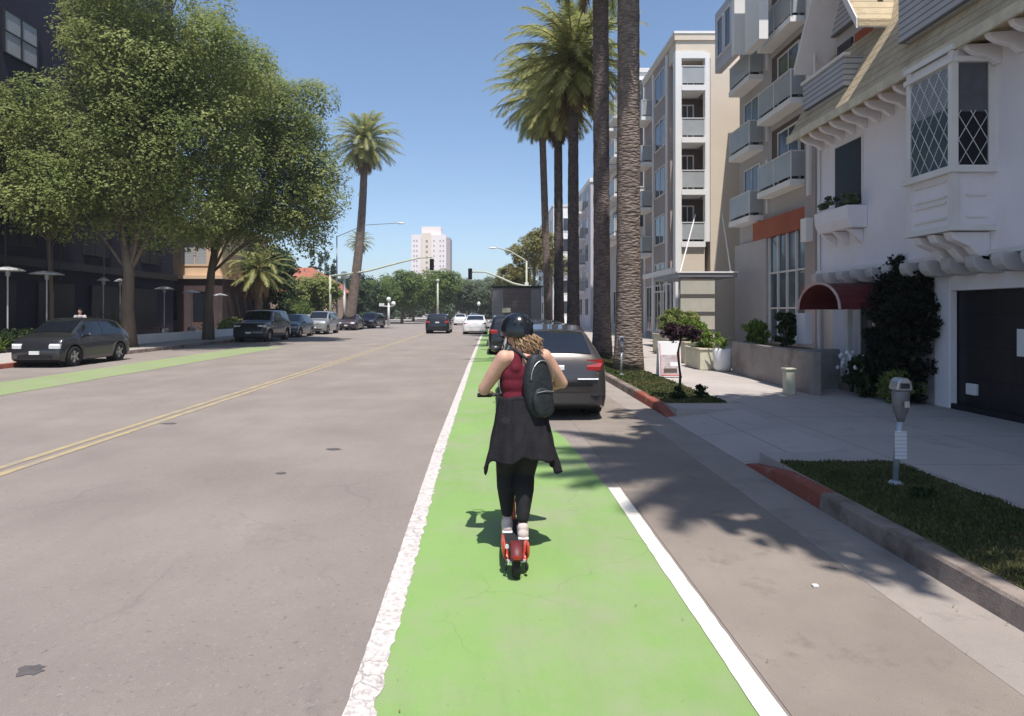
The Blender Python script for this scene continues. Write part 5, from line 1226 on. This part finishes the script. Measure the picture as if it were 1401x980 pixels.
    m.ell(pel+V3(0,0,.02), (.172,.124,.125), 24, 16, rot_t)
    for h, k, a in ((hipL, knL, anL), (hipR, knR, anR)):
        a = a+V3(0,0,.055); m.cap(h, .110, h.lerp(k, .55), .097); m.cap(h.lerp(k, .55), .097, k, .075); m.cap(k, .074, k.lerp(a, .35)+V3(0,-.012,0), .073); m.cap(k.lerp(a, .35)+V3(0,-.012,0), .073, a, .045)
    remeshed('leggings', m, 'leggings', p, .008, 3)
    for k, (a, sg) in enumerate(((anL, -1), (anR, 1))):
        m = MB(); m.cap(a-V3(0,.045,.048), .040, a+V3(0,.15,-.056), .034); m.cap(a-V3(0,.02,.01), .042, a+V3(0,.0,-.04), .044); m.cap(a-V3(0,.05,.062), .032, a+V3(sg*.01,.17,-.066), .026)
        remeshed('shoe', m, 'shoe', p, .006, 2)
        sl_ = MB(); sl_.box(a.x-.038, a.x+.038, a.y-.088, a.y+.19, .1375, .155); sl_.build('sole', 'plastic_white', p, bevel=.012)
    # hoodie tied round the waist: an open fluttering skirt with lower corners at both sides
    m = MB(); NA, NZ = 96, 26; vs = []
    rg = random.Random(3)
    for j in range(NZ+1):
        v = j/NZ
        for i in range(NA+1):
            a = R(-232)+R(304-20)*i/NA; ca, sa = math.cos(a), math.sin(a)           # local angle, -90 deg is behind her
            sidew = 1/(1+math.exp(-(abs(ca)-.84)/.035))
            ln = .475+.125*sidew*(.95 if ca > 0 else 1.0)+.014*math.sin(a*5)+.01*math.sin(a*13)-.03*math.exp(-((a+math.pi/2-.45)/.3)**2)
            rx = .168+.112*v**1.15; ry = .124+.085*v**.9
            fold = (1+.05*v*math.sin(a*7+.6+v)+.035*v*math.sin(a*13-v*2.5)+.02*math.sin(a*23+v*5)*math.sin(v*9)); rx *= fold; ry *= fold*(1+.05*v*math.sin(a*6))
            z = 1.135-ln*v*.93+.012*math.sin(a*7)*v
            pp = V3(.222, 4.545, 0)+rt*0+V3(ca*rx, sa*ry, z)
            pp += V3(.0, -.01*v, 0); vs.append(pp)
    m.add(vs, [(j*(NA+1)+i, (j+1)*(NA+1)+i, (j+1)*(NA+1)+i+1, j*(NA+1)+i+1) for j in range(NZ) for i in range(NA)])
    jk = m.build('tied_jacket', 'jacket', p, smooth=True); so_ = jk.modifiers.new('s', 'SOLIDIFY'); so_.thickness = .008
    m = MB(); rr2 = []
    for k in range(25):
        a = 2*math.pi*k/24; rr2.append(V3(.225+.150*math.cos(a), 4.55+.116*math.sin(a), 1.118+.012*math.sin(a*3)))
    m.tube(rr2, .021, 8); m.build('waist_roll', 'jacket', p, smooth=True)
    # hair: many wavy locks from under the helmet to the shoulders, blown to her right
    m = MB(); rg = random.Random(12)
    for i in range(420):
        a = R(rg.uniform(205, 385)); st = hd+hr*.066*math.cos(a)+hf*.080*math.sin(a)-hf*.01+V3(0,0,rg.uniform(-.05,.02))
        if math.sin(a) > .35: continue
        out = (hr*math.cos(a)+hf*math.sin(a)); wind = V3(.75, -.12, 0)*rg.uniform(.2, 1.2)
        L = rg.uniform(.10, .20); pts = []; ph = rg.uniform(0, 6.28); am = rg.uniform(.004, .014)
        for k in range(8):
            u = k/7; pts.append(st+out*.032*math.sin(u*2.2)+wind*.115*u**1.4+V3(am*math.sin(ph+u*11), am*math.cos(ph+u*9), -L*u*(1-.22*u)))
        m.tube(pts, [v_*rg.choice((.45,.6,.9)) for v_ in (.0055,.0075,.008,.008,.0075,.0065,.0045,.0015)], 5)
    m.build('hair', 'hair', p, smooth=True)
    # helmet
    m = MB(); prof = [(.106,-.022),(.1145,-.02),(.118,.01),(.115,.045),(.102,.082),(.078,.112),(.042,.131),(.0,.137)]
    hc = hd+V3(0,0,.004)-hf*.006; vs = []; n = 36
    for r, z in prof:
        for k in range(n):
            a = 2*math.pi*k/n; y = r*1.12*math.sin(a); zz = z-.022*(1-math.sin(a))*.9*(1 if z < .02 else max(0, 1-z/.12)); vs.append(hc+hr*r*math.cos(a)+hf*y+V3(0,0,zz))
    m.add(vs, [(i*n+k, i*n+(k+1)%n, (i+1)*n+(k+1)%n, (i+1)*n+k) for i in range(len(prof)-1) for k in range(n)])
    he = m.build('helmet', 'helmet', p, smooth=True); q = he.modifiers.new('s', 'SOLIDIFY'); q.thickness = .012; q.offset = -1
    for k in range(5):
        a = R(-90+(k-2)*26); o_ = hc+hr*.112*math.cos(a)+hf*.124*math.sin(a)+V3(0,0,.052); o_ -= (o_-hc)*.03
        vt = MB().ell(o_, (.010,.010,.022), 10, 8).build('vent', 'black', p, smooth=True)
    ch = [H(-.080,.0,-.02), H(-.066,.03,-.085), H(0,.05,-.112), H(.066,.03,-.085), H(.080,.0,-.02)]
    MB().tube(ch, .0055, 6).build('chin_strap', 'black', p)
    return yaw, fw, rt, chs, shL, shR, grL, grR
yaw, fw, rt, chs, shL, shR, grL, grR = rider()
def backpack():
    rt2 = V3(math.cos(R(34)), math.sin(R(34)), 0); fw2 = V3(-rt2.y, rt2.x, 0)
    c = V3(.335, 4.455, 1.215); t = thing('backpack', 'slim charcoal backpack worn on the rider\'s back', 'backpack', (c.x, c.y, .97))
    def shell(w, h, d, cc, nm, m, pw=2.6, taper=.22):
        mb = MB(); n, k = 32, 18; vs = []
        for j in range(k+1):
            ph = -math.pi/2+math.pi*j/k; cz = math.copysign(abs(math.sin(ph))**(2/pw), math.sin(ph)); cr = abs(math.cos(ph))**(2/pw)
            for i in range(n):
                a = 2*math.pi*i/n; cx = math.copysign(abs(math.cos(a))**(2/pw), math.cos(a)); cy = math.copysign(abs(math.sin(a))**(2/pw), math.sin(a))
                ww = w*(1-taper*max(0, cz)); vs.append(cc+rt2*(cx*cr*ww*(1+.02*math.sin(cz*7)))+fw2*cy*cr*d*(1-.12*cz)+V3(0,0,cz*h)+rt2*cz*-.018)
        mb.add(vs, [(j*n+i, j*n+(i+1)%n, (j+1)*n+(i+1)%n, (j+1)*n+i) for j in range(k) for i in range(n)])
        return mb.build(nm, m, t, smooth=True)
    shell(.118, .235, .066, c, 'pack_body', 'packcloth'); shell(.092, .105, .030, c-fw2*.062-V3(0,0,.105), 'front_pocket', 'packcloth')
    z = MB()
    z.tube([c+rt2*(.100*math.cos(a))-fw2*.052+V3(0,0,.06+.13*math.sin(a)) for a in [math.pi*k/12 for k in range(13)]], .004, 6); z.build('zip', 'metal', t)
    z = MB(); z.tube([c-fw2*.088+rt2*-.075+V3(0,0,-.03), c-fw2*.093+V3(0,0,-.022), c-fw2*.088+rt2*.075+V3(0,0,-.03)], .0035, 6); z.build('zip', 'metal', t)
    z = MB(); z.tube([c+fw2*.03+rt2*(-.03)+V3(0,0,.215), c+fw2*.02-fw2*.02+V3(0,0,.262), c+fw2*.03+rt2*.03+V3(0,0,.215)], .007, 8); z.build('haul_loop', 'packcloth', t)
    for s_ in (-1, 1):
        base = c+rt2*s_*.055; sh = chs+rt*s_*.095+V3(0,0,.165)
        st = [base+fw2*.045+V3(0,0,.19), sh-fw*.05+V3(0,0,.0), sh+fw*.03+V3(0,0,-.005), chs+rt*s_*.12+fw*.128+V3(0,0,.03), chs+rt*s_*.135+fw*.110+V3(0,0,-.10), chs+rt*s_*.175+V3(0,0,-.17), base+fw2*.03+V3(0,0,-.19)]
        q = MB(); pts = []
        for i in range(len(st)-1):
            for k in range(4): pts.append(st[i].lerp(st[i+1], k/4))
        pts.append(st[-1]); 
        for _ in range(2): pts = [pts[0]]+[(pts[i-1]+pts[i]*2+pts[i+1])/4 for i in range(1, len(pts)-1)]+[pts[-1]]
        q.tube(pts, .013, 8); q.build('shoulder_strap', 'packcloth', t, smooth=True)
backpack()
def scooter():
    t = thing('kick_scooter', 'red electric kick scooter with black tyres under the rider', 'scooter', (.165, 4.6, 0))
    x = .165
    def wheel(y, r=.105, w=.026):
        N = 32; prof = [(r*.72, -w*.8), (r*.93, -w), (r, -w*.45), (r+.003, 0), (r, w*.45), (r*.93, w), (r*.72, w*.8)]
        vs = [(x+dx, y+q*math.cos(2*math.pi*k/N), r+.003+q*math.sin(2*math.pi*k/N)) for q, dx in prof for k in range(N)]; m = len(prof)
        fs = [(i*N+k, i*N+(k+1)%N, (i+1)*N+(k+1)%N, (i+1)*N+k) for i in range(m-1) for k in range(N)]
        wl = MB().add(vs, fs).build('wheel', 'rubber', t, smooth=True)
        MB().tube([(x-w*.85, y, r+.003), (x+w*.85, y, r+.003)], r*.70, 24).build('rim', 'scooter_dark', t).parent = wl
        MB().tube([(x-w*2.4, y, r+.003), (x+w*2.4, y, r+.003)], .012, 10).build('axle', 'chrome', t).parent = wl
    wheel(4.10); wheel(5.06)
    MB().box(x-.075, x+.075, 4.27, 4.86, .085, .132).build('deck', 'scooter_dark', t, bevel=.012); MB().box(x-.068, x+.068, 4.29, 4.84, .1325, .1365).build('grip_pad', 'rubber', t)
    for s_ in (-1, 1):
        MB().tube([(x+s_*.072,4.80,.105),(x+s_*.078,4.40,.12),(x+s_*.074,4.22,.135),(x+s_*.056,4.10,.112)], [.014,.019,.021,.018], 10).build('side_rail', 'scooter_red', t, smooth=True)
        MB().ell((x+s_*.078, 4.12, .175), (.014,.035,.055), 12, 8).build('rear_cover', 'scooter_red', t, smooth=True)
        MB().ell((x+s_*.07, 4.085, .075), (.012,.02,.028), 10, 8).build('axle_cap', 'black', t, smooth=True)
    MB().tube([(x-.062,4.075,.215),(x-.062,4.06,.215)], .013, 12).build('reflector', 'lens', t); MB().tube([(x-.045,4.045,.125),(x-.045,4.035,.125)], .012, 12).build('reflector', 'lens', t)
    f = MB(); N = 12; vs = []
    for k in range(N+1):
        a = R(20+125*k/N)
        for dx in (-.042, -.034, .034, .042):
            rr_ = .128 if abs(dx) < .04 else .112; vs.append((x+dx, 4.10-rr_*math.cos(a)*1.0 if False else 4.10+rr_*math.cos(math.pi-a), .108+rr_*math.sin(a)))
    f.add(vs, [(4*k+j, 4*k+j+1, 4*k+j+5, 4*k+j+4) for k in range(N) for j in range(3)]); fd = f.build('rear_fender', mat('dark_red_plastic', (.12,.02,.022), .5), t, smooth=True); q = fd.modifiers.new('s', 'SOLIDIFY'); q.thickness = .006
    MB().box(x-.022, x+.022, 3.965, 3.98, .165, .19).build('tail_lamp', 'redlens', t, bevel=.004)
    MB().tube([(x,4.84,.11),(x,4.95,.20),(x,4.98,.30),(x,4.99,1.07)], [.03,.028,.024,.020], 14).build('stem', 'scooter_red', t, smooth=True)
    for s_ in (-1, 1): MB().tube([(x,4.985,.26),(x+s_*.045,5.01,.22),(x+s_*.05,5.06,.108)], [.018,.014,.012], 8).build('fork', 'scooter_dark', t, smooth=True)
    MB().tube([(grL.x-.05,4.965,1.085),(x,5.0,1.085),(grR.x+.05,5.0,1.085)], .012, 12).build('handlebar', 'scooter_dark', t, smooth=True)
    MB().tube([(grL.x-.055,4.963,1.085),(grL.x+.06,4.972,1.085)], .017, 12).build('grip', 'rubber', t, smooth=True); MB().tube([(grR.x+.055,5.0,1.085),(grR.x-.06,5.0,1.085)], .017, 12).build('grip', 'rubber', t, smooth=True)
    for s_ in (-1, 1): MB().tube([(x+s_*.12,5.0,1.09),(x+s_*.15,5.05,1.075),(x+s_*.22,5.045,1.07)], .006, 8).build('brake_lever', 'black', t)
    MB().tube([(x,5.0,1.05),(x+.06,5.07,.9),(x+.03,5.03,.5),(x,5.0,.3)], .005, 6).build('cable', 'black', t)
    MB().box(x-.03, x+.03, 5.02, 5.06, 1.02, 1.06).build('headlamp', 'lens', t, bevel=.006)
scooter()
def bystander(x, y, z0, h, face, shirt, trousers, label, seed=0):
    s = h/1.7; F = V3(x, y, z0); d = V3(math.sin(face), math.cos(face), 0); r = V3(d.y, -d.x, 0); P = lambda a, b, c: F+r*a*s+d*b*s+V3(0,0,c*s)
    rot = Matrix((r, d, V3(0,0,1))).transposed(); b = MB()
    b.ell(P(0,0,1.58), (.075*s,.09*s,.11*s), 14, 10, rot); b.cap(P(0,.09,1.57), .012, P(0,.105,1.55), .012, 6); b.cap(P(0,0,1.40), .05*s, P(0,0,1.5), .045*s)
    b.ell(P(0,0,1.25), (.18*s,.11*s,.2*s), 14, 10, rot); b.ell(P(0,0,1.0), (.16*s,.11*s,.18*s), 14, 10, rot)
    for q in (-1, 1):
        b.cap(P(q*.19,0,1.38), .05*s, P(q*.24,-.02,1.1), .038*s); b.cap(P(q*.24,-.02,1.1), .038*s, P(q*.22,.12,.88), .026*s)
        hand(b, P(q*.22,.12,.88), V3(0,0,-1), r*q, d, s*.9, .4)
        b.cap(P(q*.09,0,.9), .085*s, P(q*.1,.02,.48), .055*s); b.cap(P(q*.1,.02,.48), .055*s, P(q*.1,0,.09), .035*s); b.cap(P(q*.1,-.03,.05), .035*s, P(q*.11,.14,.035), .03*s)
    p = remeshed('person', b, 'skin', None, .012, 2, F); tag(p, label, 'person')
    m = MB(); m.ell(P(0,0,1.22), (.2*s,.13*s,.22*s), 14, 10, rot); m.ell(P(0,0,1.02), (.18*s,.13*s,.16*s), 14, 10, rot)
    for q in (-1, 1): m.cap(P(q*.17,0,1.37), .065*s, P(q*.23,-.01,1.2), .055*s)
    remeshed('shirt', m, shirt, p, .014, 2)
    m = MB(); m.ell(P(0,0,.92), (.175*s,.125*s,.11*s), 14, 10, rot)
    for q in (-1, 1): m.cap(P(q*.09,0,.88), .095*s, P(q*.1,.02,.48), .068*s); m.cap(P(q*.1,.02,.48), .068*s, P(q*.1,0,.12), .052*s)
    remeshed('trousers', m, trousers, p, .014, 2)
    m = MB(); m.ell(P(0,-.015,1.62), (.083*s,.098*s,.09*s), 14, 10, rot); m.build('hair', 'black', p, smooth=True)
    for q in (-1, 1): MB().cap(P(q*.1,-.04,.05), .042*s, P(q*.11,.15,.04), .036*s).build('shoe', 'black', p, smooth=True)
bystander(-17.6, 26.6, .15, 1.75, R(170), 'shirt_light', 'leggings', 'pedestrian in a pale top standing behind the charcoal hatchback')
bystander(-16.6, 58.5, .15, 1.75, R(120), 'plastic_white', 'leggings', 'pedestrian in white by the plum car at the foot of the lone palm')

# ------------------------------------------------------------ small things on the road
def litter():
    g = np.random.default_rng(44); P = []
    for (x, y, n, sx, sy) in [(2.5, 5.0, 24, .35, 1.2), (2.75, 3.4, 14, .15, .8), (1.9, 4.2, 9, .5, 1), (1.0, 3.4, 6, .3, .8), (.6, 3.2, 5, .5, .7), (3.6, 3.2, 60, .35, .9), (2.4, 8, 20, .3, 1.5)]:
        P.append(np.c_[g.normal(x, sx, n), g.normal(y, sy, n), np.full(n, .0)])
    P = np.vstack(P); P = P[(P[:,0] < 2.88) | (P[:,0] > 3.1)]; P[:,2] = np.where(P[:,0] > 3, .17, .019)
    V = leaves(None, None, P, .020, g, flat=.9, asp=.4); Z = np.repeat(P[:,2], 4); V[:,2] = Z+(V[:,2]-Z)*.25
    o = npmesh('leaf_litter', V, np.arange(len(V)).reshape(-1,4), 'debris'); tag(o, 'dry leaf crumbs scattered over the parking lane and gutter', 'leaf litter', kind='stuff')
litter()
def blob(name, c, r, m, lab, cat, h=.006, seed=1):
    g = random.Random(seed); n = 18; mb = MB()
    ring = [(c[0]+r[0]*(1+g.uniform(-.3,.3))*math.cos(2*math.pi*k/n), c[1]+r[1]*(1+g.uniform(-.3,.3))*math.sin(2*math.pi*k/n), c[2]) for k in range(n)]
    mb.add(ring+[(c[0], c[1], c[2]+h)], [(k, (k+1)%n, n) for k in range(n)]); return tag(mb.build(name, m), lab, cat)
blob('oil_stain', (-2.25, 3.03, .003), (.06, .05), 'stain', 'dark tar spot low at the left of the near road', 'stain', .001, 2)
for i, (px, py, w_, lb) in enumerate([(457,615,.055,'dark scrap on the road left of the rider'), (385,648,.04,'small dark scrap on the road left of the larger one'), (232,580,.07,'dark scrap lying beside the yellow centre lines')]):
    y = 850*1.75/(py-427); x = (px-672)*y/850; blob('road_debris', (x, y, .006), (w_*1.6, w_), 'stain', lb, 'debris', .012, 30+i)
t_ = MB().box(2.04, 2.075, 3.93, 3.96, .005, .02).build('litter_scrap', 'plastic_white', bevel=.004); tag(t_, 'tiny white scrap lying on the parking lane', 'litter')
# ------------------------------------------------------------ more distance at the end of the street
for i, (x, y, h, rx, rz, lf) in enumerate([(-20, 118, 8.5, 4, 3, 'leaf_far'), (-14, 112, 8.2, 3.8, 3, 'leaf_far'), (-9.5, 118, 9.0, 4.2, 3.3, 'leaf_far'), (-4.4, 122, 8.0, 4, 3, 'leaf_grey'), (.4, 118, 7.4, 3.6, 2.8, 'leaf_grey'),
        (4.6, 116, 8.6, 3.8, 3, 'leaf_grey'), (-27, 124, 9, 4.5, 3.4, 'leaf_dark'), (-34, 110, 8.5, 4.5, 3.4, 'leaf_far'), (-2, 172, 10.5, 6, 4.2, 'leaf_grey'), (-14, 176, 11, 6, 4.4, 'leaf_grey'), (-26, 180, 10.5, 6, 4, 'leaf_grey'), (8, 168, 10.5, 6, 4, 'leaf_grey')]):
    lab = ['far green tree left of the lone palm base', 'far green tree behind the bright rounded one', 'far green tree behind the tallest rounded one', 'far grey green tree under the right edge of the tower', 'far grey green tree above the white car roof',
           'far grey green tree showing over the box truck', 'far dark tree left of the two globe lamp', 'far green tree beyond the red roof', 'hazy tree row above the small distant cars', 'hazy tree row left of the tower foot', 'hazy tree row behind the lone palm', 'hazy tree row right of the street end'][i]
    ftree(x, y, h, rx, rz, lf, 200+i, lab)
low = MB()
g_ = np.random.default_rng(9); P, C = crown_points([(-24, 140, 1.6, 17, 3, 2.6), (2.5, 150, 1.8, 6, 3, 2.6), (-24, 196, 2.5, 26, 4, 3.2), (14, 190, 2.5, 18, 4, 3.2)], 620, 50, 1.3, g_)
V = leaves(None, None, P, .9, g_); tag(npmesh('far_greenery', V, np.arange(len(V)).reshape(-1,4), 'leaf_grey'), 'low mass of greenery closing the far end of the street', 'greenery', kind='stuff')
# air
hz_ = bpy.data.materials.new('air'); hz_.use_nodes = True; n = hz_.node_tree.nodes; n.clear(); v = n.new('ShaderNodeVolumePrincipled'); o_ = n.new('ShaderNodeOutputMaterial')
v.inputs['Color'].default_value = (.80, .87, 1, 1); v.inputs['Density'].default_value = .0006; v.inputs['Anisotropy'].default_value = .2
hz_.node_tree.links.new(v.outputs[0], o_.inputs['Volume']); M['air'] = hz_
tag(MB().box(-950, 950, -350, 1550, -1.6, 62).build('haze', 'air'), 'thin pale summer haze filling the air over the whole street', 'haze', kind='stuff')

ftree(-19.4, 53, 7.2, 2.8, 2.6, 'leaf_dark', 230, 'dark garden tree behind the short palm, right of the cream house', None)
ftree(-17.8, 62, 5.4, 2.4, 2.0, 'leaf', 231, 'garden tree below the red tiled roof behind the silver wagon', None)
